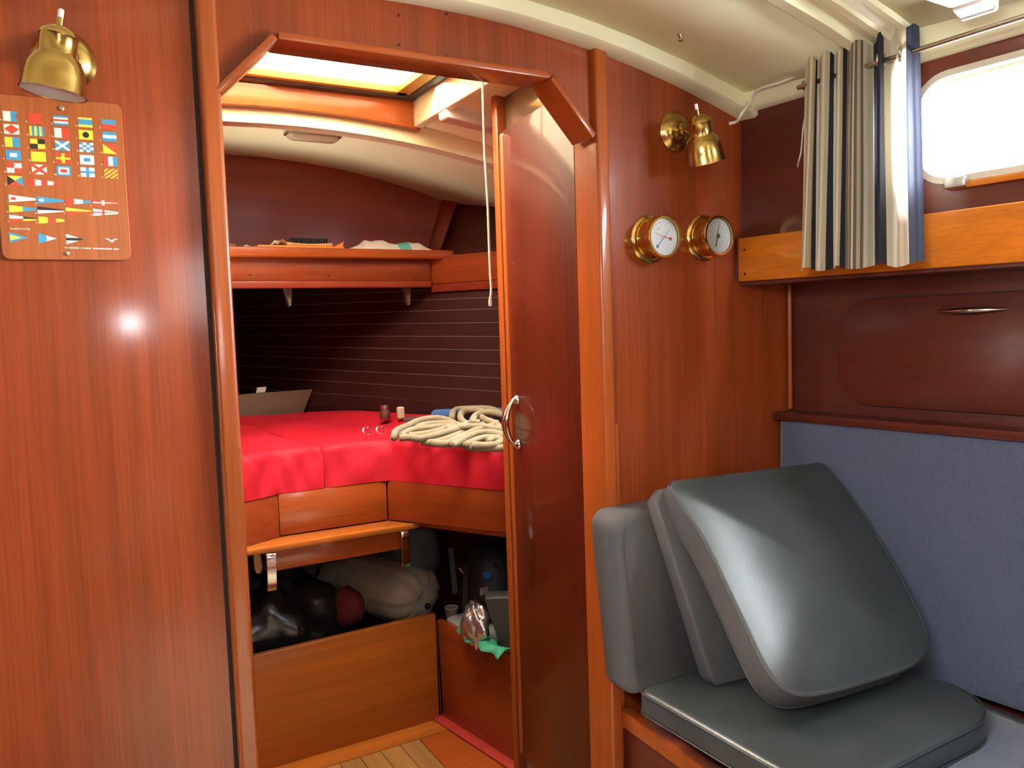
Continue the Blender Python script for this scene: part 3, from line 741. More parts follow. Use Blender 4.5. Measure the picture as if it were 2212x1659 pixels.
# locker fronts below
lock = thing('berth_locker', (.7, 2.2, -1.2), 'tall mahogany locker boards meeting in a corner round the foot well', 'locker')
def ltop(x): return -.870
MB().prism([(.17, 2.203, -1.2), (.962, 2.203, -1.2), (.962, 2.203, -.868), (.17, 2.203, -.874)], (0, .02, 0)).build('front_board', wood_locker, lock, bevel=.003, seg=3)
Q0 = Vector((.9635, 2.2, 0)); Q1 = Vector((1.10, 1.35, 0)); nq = Vector((.987, .16, 0)) * .02
MB().prism([Q0 + Vector((.008, 0, -1.2)), Q1 + Vector((.008, 0, -1.2)), Q1 + Vector((-.01, 0, -.885)), Q0 + Vector((0, 0, -.885))], nq).build('side_board', wood_h, lock, bevel=.004, seg=3)
MB().tube([(.966, 2.201, -1.19), (.9625, 2.201, -.89)], .0012, 6).build('corner_caulk', wood_grey, lock)
MB().tube([(.969, 2.19, -1.193), (1.05, 1.72, -1.193)],   .0016, 6).build('foot_caulk', wood_grey, lock)

# --- mattresses under the red sheet
def msurf(x, y):
    """height of the sheet: soft crown, bulged front edge, a few folds"""
    return 0
def mattress(name, outline_f, label, seed):
    """outline_f(u,v) -> plan point; v 0 at the front edge"""
    rnd = random.Random(seed); nu, nv = 44, 30; m = MB(); rows = []
    ph = [rnd.uniform(0, 6.28) for _ in range(6)]
    for j in range(nv + 1):
        r = []
        for i in range(nu + 1):
            u, v = i / nu, j / nv
            # first part of v wraps down over the front edge
            t = (v - .16) / .84
            p = outline_f(u, max(0, t))
            base = -.318 + .035 * max(0, t) ** 1.2
            fold = .006 * math.sin(9 * u + 7 * max(0, t) + ph[0]) * math.sin(5 * max(0, t) + ph[1]) + .004 * math.sin(17 * u - 9 * max(0, t) + ph[2])
            if t < 0:
                f = -t / .1905; ang = f * PI / 2
                fr = outline_f(u, 0); d_ = outline_f(u, .1) - fr; d_ = d_.normalized()
                rr = .05
                out_ = .016 * math.sin(ang) + (.006 * math.sin(19 * u + 6 * f + ph[3]) + .005 * math.sin(41 * u - 5 * f + ph[5])) * math.sin(f * PI)
                z = base - .108 * (1 - math.cos(ang)) - .012 * f * f + .002 * f * math.sin(11 * u + ph[4]) - .03 * f ** 4
                p = fr - d_ * (out_ - (.012 * (1 - min(1, min(u, 1 - u) / .02)) if f > 0 else 0))
                r.append((p.x, p.y, max(z, -.4362)))
            else:
                edge = min(1, min(u, 1 - u) / .035); edge = math.sin(edge * PI / 2)
                r.append((p.x, p.y, base + fold * min(1, t * 5) - .012 * (1 - edge)))
        rows.append(r)
    m.grid(rows)
    return tag(m.build(name, red, angle=180, fix=True), label, 'mattress', 'red mattresses of the forward berth')
def hull_in(y): return hullx(y, -.3) - .012
FR = [Vector((.30, 2.115)), Vector((.51, 2.215)), Vector((.6388, 2.212))]           # port part front line
def polyl(pts, u):
    L = [(b - a).length for a, b in zip(pts, pts[1:])]; tot = sum(L); d = u * tot
    for a, b, l in zip(pts, pts[1:], L):
        if d <= l + 1e-9: return a + (b - a) * (d / l)
        d -= l
    return pts[-1]
backP = [Vector((-.05, 2.25)), Vector((.25, 2.75)), Vector((.512, 2.88))]
backS = [Vector((.51, 2.88)), Vector((.80, 2.885)), Vector((hull_in(2.75), 2.75)), Vector((hull_in(2.5), 2.5)), Vector((hull_in(2.3), 2.3)), Vector((hull_in(1.95), 1.95)), Vector((hull_in(1.8), 1.80))]
frontS = [Vector((.6402, 2.212)), Vector((.80, 2.207)), Vector((.832, 2.195)), Vector((1.045, 1.83)), Vector((1.06, 1.80))]
mattress('mattress', lambda u, v: polyl(FR, u).lerp(polyl(backP, u), v), 'red sheeted mattress half on the port side of the berth', 3)
mattress('mattress', lambda u, v: polyl(frontS, u).lerp(polyl(backS, u), v), 'red sheeted mattress half carrying the cream rope coil', 5)

# --- cream rope in a loose coil
rnd = random.Random(11)
rc = Vector((1.03, 2.10, -.287))
ua = Vector((.80, -.60, 0)); va = Vector((.55, .83, 0))
def catmull(pts, sub=3, closed=False):
    out = []; n = len(pts)
    for i in range(n - 1):
        p0, p1, p2, p3 = pts[max(0, i - 1)], pts[i], pts[i + 1], pts[min(n - 1, i + 2)]
        for k in range(sub):
            t = k / sub; out.append(.5 * ((2 * p1) + (p2 - p0) * t + (2 * p0 - 5 * p1 + 4 * p2 - p3) * t * t + (3 * p1 - p0 - 3 * p2 + p3) * t ** 3))
    out.append(pts[-1]); return out
ropeo = thing('rope_coil', rc, 'cream braided rope in a loose coil on the red berth', 'rope')
STR = [[(560, 590), (585, 500), (750, 425), (900, 360), (1100, 330), (1250, 350), (1380, 410), (1480, 450)], [(650, 560), (760, 500), (900, 470), (1150, 445), (1380, 440)],
       [(640, 590), (780, 585), (900, 600), (1050, 570), (1200, 530), (1400, 470), (1550, 400), (1700, 385)], [(940, 640), (1080, 650), (1250, 610), (1400, 550), (1600, 470), (1750, 410)],
       [(1080, 660), (1250, 665), (1450, 580), (1650, 490), (1830, 440), (1930, 390)], [(1330, 690), (1480, 610), (1650, 535), (1850, 520), (1990, 560), (2080, 610)],
       [(1440, 670), (1600, 715), (1850, 725), (2090, 725)], [(1530, 410), (1445, 340), (1460, 255), (1560, 220), (1700, 230), (1800, 290)], [(1590, 390), (1640, 300), (1750, 255), (1900, 260), (2090, 310)],
       [(1330, 330), (1340, 260), (1400, 215), (1550, 205), (1750, 200), (1880, 220), (1980, 270)], [(1680, 300), (1800, 360), (1930, 420), (1970, 540), (2090, 610)],
       [(1500, 690), (1700, 605), (1850, 590), (1990, 625), (2090, 650)], [(860, 450), (1000, 410), (1200, 400), (1400, 420)], [(1600, 690), (1850, 690), (1960, 660), (2080, 600)],
       [(760, 560), (950, 540), (1150, 500), (1300, 450)], [(1700, 470), (1850, 450), (2090, 460)], [(1800, 640), (1900, 600), (2090, 560)], [(1250, 480), (1450, 450), (1700, 440), (1900, 470), (2090, 500)]]
m = MB()
for i, st_px in enumerate(STR):
    pts_ = []
    for a_, b_ in st_px:
        x_, y_ = 760 + a_ / 6.144, 850 + b_ / 6.144
        z_ = -.303 + (966 - y_) / 82 * .062 + (i % 3) * .002
        q = atZ(x_, y_, z_); pts_.append(q + q.normalized() * ((i % 4) * .006))
    m.tube(catmull(pts_, 5), .0098, 10)
m.build('loops', rope_m, ropeo, angle=180)
tag(MB().obox(Vector((.955, 2.17, -.296)), Vector((.20, -.13, 0)), va * .05, (0, 0, .055)).build('blue_bag', bluecl, bevel=.015, seg=3), 'small dark blue cloth bag behind the cream rope coil', 'bag')
# snap hooks at the rope's bow end
for i, q in enumerate(((793, 938), (822, 936))):
    p = atZ(*q, -.300); m = MB()
    m.tube([p + Vector((.012 * math.cos(t), .006 * math.sin(t), .010 + .010 * math.sin(t))) for t in lin(0, 2 * PI * .92, 12)], .0022, 6)
    tag(m.build('snap_hook', chrome), ('small chrome ring lying on the red sheet, farthest from the rope' if i == 0 else 'small chrome snap hook beside the end of the cream rope'), 'hook', 'chrome hooks on the berth')
p = atZ(845, 935, -.295)
tag(MB().tube([p, p + Vector((.05, .03, .016))], .0035, 6).build('dark_rod', black_p), 'thin dark rod lying at the bow end of the rope coil', 'rod')
p = atZ(832, 905, -.288); jar = thing('small_jar', p, 'small dark glass jar with a pale label near the hull', 'jar')
MB().lathe([(.016, 0), (.018, .004), (.018, .026), (.013, .032), (.013, .036)], p, (0, 0, 1), 16).build('body', plain('amber_glass', (.10, .03, .02), .15), jar)
MB().lathe([(.0145, .034), (.0145, .046)], p, (0, 0, 1), 16).build('lid', steel, jar)
p = atZ(866, 905, -.288)
tag(MB().box((p.x - .012, p.y - .01, p.z), (p.x + .012, p.y + .01, p.z + .04)).build('khaki_pouch', taupe, bevel=.006, seg=3), 'small khaki pouch standing beside the dark glass jar', 'pouch')
p0 = atZ(870, 912, -.290); 
tag(MB().obox(p0, ua * .16, va * .05, (0, 0, .012)).build('folded_strap', plain('dark_brown_strap', (.07, .045, .035), .8), bevel=.004), 'dark brown folded strap lying behind the rope coil', 'strap')

# --- stowed things under the berth
zfl = -.93
def bag(name, c, r, mat, label, cat, seed, amp=.12, par=None, n=20, mm=12, group=None):
    rd = random.Random(seed); rings = []
    ph = [rd.uniform(0, 6.3) for _ in range(8)]
    for i in range(mm + 1):
        a = PI * (.03 + .94 * i / mm); ring_ = []
        for k in range(n):
            t = 2 * PI * k / n
            f = 1 + amp * (math.sin(3 * t + ph[0] + 2 * a) * .5 + math.sin(5 * t + ph[1] - 3 * a) * .35 + math.sin(8 * t + ph[2] + 5 * a) * .25 + rd.uniform(-.25, .25))
            ring_.append((c[0] + math.sin(a) * math.cos(t) * r[0] * f, c[1] + math.sin(a) * math.sin(t) * r[1] * f, c[2] + math.cos(a) * r[2] * f))
        rings.append(ring_)
    m = MB(); m.loft(rings); o = m.build(name, mat, par, angle=180)
    if label: tag(o, label, cat, group)
    return o
bag('bin_bag', (.53, 2.42, -.90), (.20, .17, .17), blackbag, 'shiny black plastic bag behind the tall locker board', 'bag', 2, .22, n=34, mm=20)
bag('knitted_hat', (.735, 2.36, -.845), (.055, .06, .06), maroon, 'maroon knitted cloth tucked between black bag and taupe sack', 'cloth', 5, .1)
# taupe stuff sack: gathered end towards the foot well
sk = thing('stuff_sack', (.80, 2.45, -.95), 'taupe nylon stuff sack with gathered drawstring end', 'bag')
e0 = atY(928, 1298, 2.34); ax2 = Vector((-.42, .86, .06)).normalized()
ua2 = Vector((.9, .43, 0)).normalized(); vb2 = ax2.cross(ua2).normalized(); vb2 = vb2 if vb2.z > 0 else -vb2
rings = []; rd = random.Random(9)
for (h, R, gath) in ((.012, .004, .3), (.006, .012, .6), (.0, .03, .5), (.002, .055, .28), (.012, .082, .12), (.03, .098, .04), (.07, .104, .02), (.14, .106, .03), (.22, .102, .03), (.30, .10, .04), (.38, .092, .05), (.42, .06, .1)):
    rings.append([e0 + Vector((-.02, 0, .012)) + ax2 * h + (ua2 * math.cos(t) * 1.12 + vb2 * math.sin(t) * .86) * R * (1 + gath * .5 * math.sin(11 * t) + gath * .3 * math.sin(17 * t + 1)) for t in [2 * PI * k / 66 for k in range(66)]])
m = MB(); m.loft(rings); m.build('body', taupe, sk, angle=180)
m = MB().ball(e0 + Vector((-.012, -.012, -.012)), .010, 12, 8).build('cord_lock', black_p, sk)
bag('grey_sail_bag', (1.02, 2.52, -.76), (.10, .12, .155), greybag, 'dark grey bag behind the taupe sack under the berth', 'bag', 12, .08)
bag('green_grey_bag', (.60, 2.70, -.80), (.14, .10, .13), plain('olive_nylon', (.075, .072, .055), .7, bump=.3, bscale=30), 'olive grey bag behind the black plastic bag', 'bag', 15, .1)
bp_ = thing('rucksack', (1.15, 2.3, -1.0), 'black rucksack with a blue badge under the berth', 'rucksack')
rbody = bag('body', (1.14, 2.17, -.83), (.095, .12, .16), plain('black_nylon', (.010, .010, .011), .6, bump=.2, bscale=60), None, None, 21, .06, bp_)
dq = atY(1051, 1243, 2.04); m = MB().lathe([(.0001, 0), (.011, .0005), (.011, .003), (.0001, .0035)], dq, (-.2, -1, .25), 18).build('badge', bluedot, rbody)
for q in ((1000, 1235), (1075, 1224)):
    p = atY(*q, 2.05); MB().tube([p + Vector((-.012, 0, .014)), p, p + Vector((.006, 0, -.012)), p + Vector((.012, 0, -.016))], [.003, .0035, .0025, .001], 6).build('buckle', chrome, rbody)
for q, dx in (((1005, 1270), .0), ((985, 1230), -.02)):
    p = atY(*q, 2.06); MB().obox(p + Vector((-.012, 0, -.07)), (.015, 0, 0), (0, .004, 0), (.02 + dx, .02, .13)).build('strap', black_p, rbody)
p = atY(1045, 1285, 2.03)
m = MB()
for k in range(7): m.obox(p + Vector((-.012 + k * .004, 0, 0)), (.0015, 0, 0), (0, .001, 0), (.003, .004, .02))
m.build('stitching', palegrey, rbody)
bag('plaid_cloth', (1.17, 2.33, -.625), (.085, .09, .05), redcl, 'dark red patterned cloth above the black rucksack', 'cloth', 31, .08)
p = atY(975, 1312, 2.25)
cup = thing('glass_cup', p + Vector((0, 0, -.035)), 'small clear cup showing its bright rim beside the taupe sack', 'cup')
m = MB().lathe([(.019, -.036), (.021, 0), (.019, 0), (.017, -.034)], p + Vector((0, .0, 0)), (0, 0, 1), 20); m.build('bowl', plain('pale_glass', (.30, .26, .18), .15), cup)
m = MB().tube([p + Vector((.0205 * math.cos(t), .0205 * math.sin(t), 0)) for t in lin(0, 2 * PI, 24)[:-1]], .0014, 6, True).build('rim', enamel, cup)
# starboard side locker contents
p = atZ(985, 1355, -.895)
tag(MB().prism([(.985, 2.18, -.93), (1.05, 2.19, -.93), (1.09, 2.0, -.93), (1.0, 1.98, -.93)], (0, 0, .055)).build('plastic_lid', palegrey, bevel=.01, seg=3), 'pale grey plastic lid in the side locker corner', 'lid')
gr = thing('webbing_strap', (1.03, 1.95, -.88), 'bright green webbing strap bundle draped in the side locker', 'strap')
gp = [atZ(1000, 1348, -.868), atZ(1010, 1372, -.872), atZ(1035, 1380, -.865), atZ(1060, 1398, -.868), atZ(1090, 1412, -.872)]
rws = []
for i, p in enumerate(catmull(gp, 4)):
    wv = Vector((.022, .012, 0)) * (1 + .4 * math.sin(i * 1.3)); rws.append([p - wv + Vector((0, 0, -.004)), p + Vector((0, 0, .008 + .004 * math.sin(i))), p + wv, p + wv * 1.6 + Vector((0, 0, -.012))])
m = MB(); m.grid(rws); m.build('band', green, gr, solid=.002, angle=180)
q = atZ(1008, 1372, -.862); MB().tube([q + Vector((.008 * math.cos(t), .003 * math.sin(t), .007 * math.sin(t))) for t in lin(0, 2 * PI, 16)[:-1]], .0022, 6, True).build('loop', green, gr)
rd = random.Random(77)
fp = atZ(1027, 1352, -.835)
bag('foil_packet', fp, (.034, .05, .058), foil, 'crumpled silver foil packet above the green strap', 'packet', 41, .3, n=24, mm=14)
gc = [atZ(1046, 1292, -.78), atZ(1112, 1290, -.78)]
cA = Vector((1.085, 1.99, -.79)); 
cs = [atY(1046, 1292, 1.90), atY(1125, 1288, 1.83), atY(1125, 1440, 1.83), atY(1083, 1408, 1.90)]
tag(MB().prism(cs, (.03, .05, .0)).build('grey_case', greycase, bevel=.006, seg=3), 'dark grey flat case leaning in the side locker beside the door', 'case')

# pull cord from the ceiling
cp = [atY(*q, 1.6) for q in ((1042, 170), (1044, 240), (1047, 330), (1053, 430), (1056, 510), (1059, 590), (1061, 625), (1059, 648))]
cordo = thing('pull_cord', cp[-1], 'cream cord hanging from the forepeak ceiling before the open door', 'cord')
MB().tube(catmull([cp[0] + Vector((0, 0, .03))] + cp, 4), .0028, 8).build('cord', cord_m, cordo, angle=180)
MB().lathe([(.0028, 0), (.0046, -.012), (.0036, -.02)], cp[-1] + Vector((0, 0, .006)), (0, 0, 1), 8).build('frayed_end', cord_m, cordo)

# ================================================================== SALOON FITTINGS
# side shelf with tall fiddle
FX = 1.268
fs = thing('side_shelf', hs(FX, .6, .078), 'orange varnished fiddle rail and shelf below the cabin window', 'shelf')
MB().prism([hs(FX, .003, .078), hs(FX, 2.9, .056), hs(FX, 2.9, .164), hs(FX, .003, .169)], HN * .014).build('fiddle_rail', wood_fid, fs, bevel=.003, seg=3)
MB().prism([hs(FX, .003, .070, .012), hs(FX, 2.9, .060, .012), hs(FX, 2.9, .060, .185), hs(FX, .003, .070, .185)], (0, 0, .012)).build('shelf_board', wood_dark, fs)
MB().prism([hs(FX, .0015, .08, -.003), hs(FX, .009, .08, -.003), hs(FX, .009, .168, -.003), hs(FX, .0015, .168, -.003)], HN * .004).build('end_strip', wood_dark, fs)
for q in ((1608, 540), (1609, 592), (2015, 583)):
    s_, z_ = hpx(*q, FX); MB().lathe([(.0028, 0), (.0028, .001)], hs(FX, s_, z_, .0006), -HN, 8).build('screw_plug', dark, fs)
# side locker with rounded door and ledge
sl = thing('side_locker', hs(LX, .6, -.2), 'dark mahogany side locker with a rounded flush door above the backrest', 'cabinet')
def lpx(x, y, out=0): s_, z_ = hpx(x, y, LX); return hs(LX, s_, z_, out)
sD, zD0, zD1 = .122, -.187, .032
outl = [(sD + .30 + a, (zD0 + zD1) / 2 + b) for a, b in rrect(.60, zD1 - zD0, .075, 8)]
MB().prism([hs(LX, a, b - .0 * (a - sD), .0) for a, b in outl], -HN * .0045).build('door', wood_dark, sl, bevel=.0015)
sld = bpy.data.objects[[o.name for o in sl.children][-1]]
ring = [(sD + .30 + a * 1.004, (zD0 + zD1) / 2 + b * 1.018) for a, b in rrect(.60, zD1 - zD0, .077, 8)]
MB().prism([hs(LX, a, b, .0035) for a, b in ring], -HN * .0015).build('door_gap', dark, sl)
path = []; rad = []
for k in range(17):
    t = k / 16 * 2 - 1
    path.append(hs(LX, .393 + t * .062, .0015, -.006 - .016 * (1 - t * t))); rad.append(.0008 + .0052 * (1 - abs(t) ** 1.7))
MB().tube(path, rad, 10).build('handle', chrome, sld)
MB().prism([hs(1.372, .004, -.226), hs(1.372, 1.7, -.226), hs(LX, 1.7, -.226), hs(LX, .004, -.226)], (0, 0, .018)).build('ledge', wood_dark, sl, bevel=.003)
# settee
stb = thing('settee_base', (.93, .6, -1.2), 'mahogany settee base with a front board beside the door post', 'settee')
MB().prism([(.938, 1.246, -1.2), (.895, .1, -1.2), (.875, -.6, -1.2), (.875, -.6, -.79), (.895, .1, -.79), (.938, 1.246, -.79)], (.018, 0, 0)).build('front_board', wood_dark, stb)
MB().prism([(.930, 1.246, -.80), (.867, -.6, -.80), (.867, -.6, -.766), (.930, 1.246, -.766)], (.03, 0, 0)).build('top_rail', wood_trimx, stb, bevel=.004, seg=3)
MB().prism([(.95, 1.246, -.79), (.90, -.6, -.79), (1.6, -.6, -.79), (1.425, 1.246, -.79)], (0, 0, .014)).build('seat_board', wood_h, stb)
m = MB(); cushion(m, [(a, b) for a, b in rrect(.46, 1.78, .03, 4)], (1.165, .345, -.696), (1, 0, 0), (.035, 1, 0), (0, 0, -1), .078, .022, .004)
tag(m.build('seat_cushion', blue, angle=180), 'blue fabric settee seat cushion beneath the black cushions', 'cushion')
m = MB()
pB = hs(1.366, .9, -.70); pT = hs(1.378, .9, -.222); up_ = (pT - pB).normalized(); L_ = (pT - pB).length
nb = HDIR.cross(up_).normalized(); nb = nb if nb.x > 0 else -nb
cushion(m, [(a, L_ / 2 + b) for a, b in rrect(1.78, L_, (.01, .01, .012, .012), 4)], pB, HDIR, up_, nb, .055, .014, .003)
tag(m.build('backrest_cushion', blue, angle=180), 'long blue fabric settee backrest below the dark side locker', 'cushion')
# black vinyl cushions
ZD = -.648
m = MB(); dcx, dcy = 1.095, .900
cushion(m, rrect(.465, .40, (.06, .11, .07, .02), 8), (dcx, dcy, ZD), (1, .02, 0), (-.02, 1, 0), (0, 0, -1), .046, .011, .004)
cD = tag(m.build('vinyl_cushion', vinyl, angle=60), 'black vinyl cushion lying flat on the blue settee seat', 'cushion')
for h_ in (-.004, -.041):
    MB().tube([(dcx + a - .02 * b, dcy + b + .02 * a, ZD + h_) for a, b in rrect(.465, .40, (.06, .11, .07, .02), 8)], .0014, 6, True).build('piping', vinyl, cD, angle=180)
P1 = atZ(1710, 1505, -.585); P3 = atY(1450, 1040, 1.12); P2 = ray(1765, 998); P2 = P2 * (1.352 / P2.x)
nC = (P2 - P3).cross(P1 - P3).normalized(); nC = nC if nC.y > 0 else -nC
outpx = [(1452, 1062), (1450, 1044), (1454, 1039), (1475, 1036), (1600, 1021), (1740, 1002), (1768, 999), (1782, 1003), (1805, 1022), (1870, 1112), (1945, 1240), (1985, 1320), (2003, 1365), (2003, 1400), (1985, 1428), (1955, 1446), (1850, 1480), (1780, 1498), (1735, 1502), (1700, 1492), (1668, 1462), (1640, 1415), (1590, 1310), (1520, 1165)]
U_ = (P2 - P3).normalized(); V_ = nC.cross(U_).normalized(); V_ = V_ if V_.z > 0 else -V_
def proj(q): p = atP(*q, P1, nC) - P1; return (p.dot(U_), p.dot(V_))
opl = [proj(q) for q in outpx]
def smooth_loop(pts, sub=3):
    n = len(pts); out = []
    for i in range(n):
        p0, p1, p2, p3 = (Vector(pts[(i + k - 1) % n]) for k in range(4))
        for k in range(sub):
            t = k / sub; out.append(tuple(.5 * ((2 * p1) + (p2 - p0) * t + (2 * p0 - 5 * p1 + 4 * p2 - p3) * t * t + (3 * p1 - p0 - 3 * p2 + p3) * t ** 3)))
    return out
m = MB(); cushion(m, smooth_loop(opl), P1, U_, V_, nC, .052, .007, .020, face_m=0, edge_m=1)
cC = tag(m.build('vinyl_cushion', [vinyl, vinyl_m], angle=60), 'black vinyl cushion leaning in front, with rounded lower corners', 'cushion')
def piping(par, pts, r=.0014): MB().tube(pts, r, 6, True).build('piping', vinyl, par, angle=180)
piping(cC, [P1 + U_ * a + V_ * b + nC * .003 for a, b in smooth_loop(opl)])
piping(cC, [P1 + U_ * a + V_ * b + nC * .049 for a, b in smooth_loop(opl)])
# second leaning cushion
B1 = Vector((.962, 1.015, -.642)); B3 = atY(1411, 1058, 1.135); Ub = Vector((.99, -.12, 0)).normalized()
nB = Ub.cross(B3 - B1).normalized(); nB = nB if nB.y > 0 else -nB
Vb = nB.cross(Ub).normalized(); Vb = Vb if Vb.z > 0 else -Vb
lean = (B3 - B1).dot(Ub); hB = (B3 - B1).dot(Vb)
m = MB(); cushion(m, [(0.012, 0), (.30, 0), (.34, .03), (.34 + lean * .9, hB - .03), (.31 + lean, hB), (lean + .02, hB), (lean, hB - .02), (lean * .5, hB * .5), (0, .02)], B1, Ub, Vb, nB, .036, .007, .005)
tag(m.build('vinyl_cushion', vinyl_m, angle=60), 'dull black cushion sandwiched behind the front leaning vinyl one', 'cushion')
# upright thick cushion against the bulkhead
m = MB(); cushion(m, [(a, .165 + b) for a, b in rrect(.42, .345, (.02, .03, .03, .035), 6)], (1.098, 1.148, -.690), (1, 0, 0), (-.07, .03, 1), (0, 1, 0), .092, .022, .008)
tag(m.build('vinyl_cushion', vinyl_m, angle=70), 'thick dull black cushion standing upright against the bulkhead', 'cushion')

# curtain and rod
rod = thing('curtain_rod', hs(1.212, .9, .425), 'thin brass curtain rod running under the ceiling past the window', 'rod')
RX = 1.212
MB().tube([hs(RX, .20, .4245), hs(RX, 1.5, .440)], .0042, 10).build('rod', plain('rod_metal', (.50, .43, .34), .3, 1), rod)
for s_ in (.21, .36):
    MB().obox(hs(RX, s_ - .006, .42, .004), HDIR * .012, HN * .07, (0, 0, .016)).build('bracket', steel, rod, bevel=.002)
cur = thing('curtain', hs(RX, .33, .09), 'cream and navy striped eyelet curtain hanging beside the bright window', 'curtain')
# plan path: photo column at mid height, depth offset from the rod, colour of the stretch that follows
CP = [(1735, .020, 'cr'), (1746, -.018, 'cr'), (1757, .010, 'nv'), (1763, .026, 'cr'), (1774, -.012, 'cr2'), (1788, .004, 'nv'), (1801, .026, 'cr'), (1808, -.010, 'cr'),
      (1818, .004, 'nv'), (1828, .016, 'tk'), (1838, -.016, 'tk'), (1867, -.004, 'cr2'), (1890, .014, 'nv'), (1900, -.024, 'nv'), (1911, .006, 'cr'), (1930, .022, 'cr'), (1944, -.012, 'wh'), (1958, -.020, 'nb'), (1974, -.002, 'nb'), (1993, .014, 'end')]
pl = []
for xq, off, c in CP:
    if xq < 1850: off -= .022
    n2 = HN; p = atP(xq, 330, Vector((RX, 1.25, 0)) + HN * off, HN); s_ = (p - Vector((RX, 1.25, 0))).dot(HDIR); pl.append((s_, off, c))
fine = []; SUB = 5
for i in range(len(pl) - 1):
    for k in range(SUB):
        t = k / SUB; tt = (1 - math.cos(PI * t)) / 2
        fine.append((pl[i][0] + (pl[i + 1][0] - pl[i][0]) * t, pl[i][1] + (pl[i + 1][1] - pl[i][1]) * tt, pl[i][2], t))
fine.append((pl[-1][0], pl[-1][1], 'nb', 0))
CM = {'cr': 0, 'nv': 1, 'cr2': 2, 'tk': 3, 'wh': 0, 'nb': 1}
def fabric(name, col, ticking=False):
    m, t, b = newmat(name); b.inputs['Roughness'].default_value = .9; b.inputs['Base Color'].default_value = (*col, 1)
    tl = t.nodes.new('ShaderNodeBsdfTranslucent'); tl.inputs[0].default_value = (*col, 1); mx = t.nodes.new('ShaderNodeMixShader'); mx.inputs[0].default_value = .35
    o = t.nodes['Material Output']; t.links.new(b.outputs[0], mx.inputs[1]); t.links.new(tl.outputs[0], mx.inputs[2]); t.links.new(mx.outputs[0], o.inputs[0])
    n = t.nodes.new('ShaderNodeTexNoise'); n.inputs['Scale'].default_value = 900; tc = t.nodes.new('ShaderNodeTexCoord'); t.links.new(tc.outputs['Object'], n.inputs['Vector'])
    bp = t.nodes.new('ShaderNodeBump'); bp.inputs['Strength'].default_value = .3; bp.inputs['Distance'].default_value = .001; t.links.new(n.outputs['Fac'], bp.inputs['Height']); t.links.new(bp.outputs[0], b.inputs['Normal'])
    return m
f_cr, f_nv, f_c2, f_tk, f_tkd = fabric('cloth_cream', (.76, .68, .50)), fabric('cloth_navy', (.022, .024, .045)), fabric('cloth_sand', (.60, .54, .40)), fabric('cloth_tick', (.66, .57, .40)), fabric('cloth_tick_dark', (.17, .14, .10))
m = MB(); rows = []; NZ = 14
for j in range(NZ + 1):
    f = j / NZ; r = []
    for i, (s_, off, c, t) in enumerate(fine):
        ztop = .462 + .006 * (s_ - .22) / .2 + .004 * math.sin(i * .5); zbot = .086 + .010 * math.sin(i * .22)* .4 - .004 * (s_ - .2) / .2
        sway = (1 - f) * .0 + .006 * math.sin(3 * f + i * .35) * f
        spread_ = 1 + .10 * (f - .45)
        sm = .33 + (s_ - .33) * spread_
        r.append(hs(RX, sm, ztop + (zbot - ztop) * f, off * (.75 + .35 * f) + sway * .5))
    rows.append(r)
m.grid(rows); nc = len(fine) - 1
for i in range(len(m.f)):
    c = i % nc; kind_ = fine[c][2]
    m.mi[i] = CM[kind_]
    if kind_ == 'tk' and (c % 2): m.mi[i] = 4
    if kind_ == 'cr' and fine[c][3] > .75 and c % 3 == 0: m.mi[i] = 4
cloth = m.build('cloth', [f_cr, f_nv, f_c2, f_tk, f_tkd], cur, angle=180)
for q, off in (((1858, 143), 0), ((1905, 122), 0), ((1953, 108), 0)):
    s_, z_ = hpx(q[0], q[1], RX); c0 = hs(RX, s_, .4245 + (s_ - .2) * .012)
    pth = [c0 + HN * .014 * math.cos(t) + Vector((0, 0, .014 * math.sin(t))) for t in lin(0, 2 * PI, 20)[:-1]]
    MB().tube(pth, .0028, 8, True).build('eyelet', chrome, cloth)
ts = [hpx(*q, RX) for q in ((1750, 165), (1740, 210), (1728, 280), (1724, 330), (1716, 360))]
rws = [[hs(RX, a - .006, b, .02), hs(RX, a + .006, b, .0)] for a, b in ts]
m = MB(); m.grid(rws); m.build('tie_strap', f_c2, cur, solid=.001)

# ceiling fittings: stud, light, cable
st_ = atZ(1470, 75, arch(1.02) + .031)
stud = thing('ceiling_stud', st_, 'tiny chrome snap stud on the white ceiling near the bulkhead', 'stud')
MB().lathe([(.0085, 0), (.0085, .002), (.006, .004), (.004, .009), (.0055, .012), (.003, .014)], st_ + Vector((0, 0, .0015)), (0, 0, -1), 16).build('cap', chrome, stud)
cl = thing('ceiling_light', hs(1.235, .5, .46), 'white slim ceiling light unit above the window curtain rod', 'lamp')
c1, c2, c3 = atZ(2020, 0, .475), atZ(2063, 28, .475), atZ(2120, 8, .475)
MB().prism([hs(1.06, .50, .462), hs(1.145, .515, .45), hs(1.145, .95, .45), hs(1.06, .95, .462)], (0, 0, .05)).build('housing', plastic_w, cl, bevel=.006, seg=3)
MB().prism([hs(1.152, .512, .450), hs(1.20, .500, .444), hs(1.20, .555, .444), hs(1.152, .560, .450)], (0, 0, .05)).build('switch_block', plastic_w, cl, bevel=.005, seg=3)
wp = [atP(1575, 267, (0, 1.23, 0), (0, 1, 0)), atY(1592, 262, 1.215), atY(1602, 245, 1.195), hs(1.262, .05, .440), hs(1.256, .065, .4515)] + [hs(1.246, s_, .4575 + .004 * math.sin(s_ * 40)) for s_ in (.09, .14, .19, .25)] + [hs(1.238, .30, .466), hs(1.222, .355, .485), hs(1.212, .40, .492), hs(1.205, .60, .496), hs(1.205, .9, .497)]
tag(MB().tube(catmull(wp, 4), .0032, 8).build('cable', wirep, angle=180), 'thin white cable along the ceiling edge and down to the bulkhead corner', 'cable')

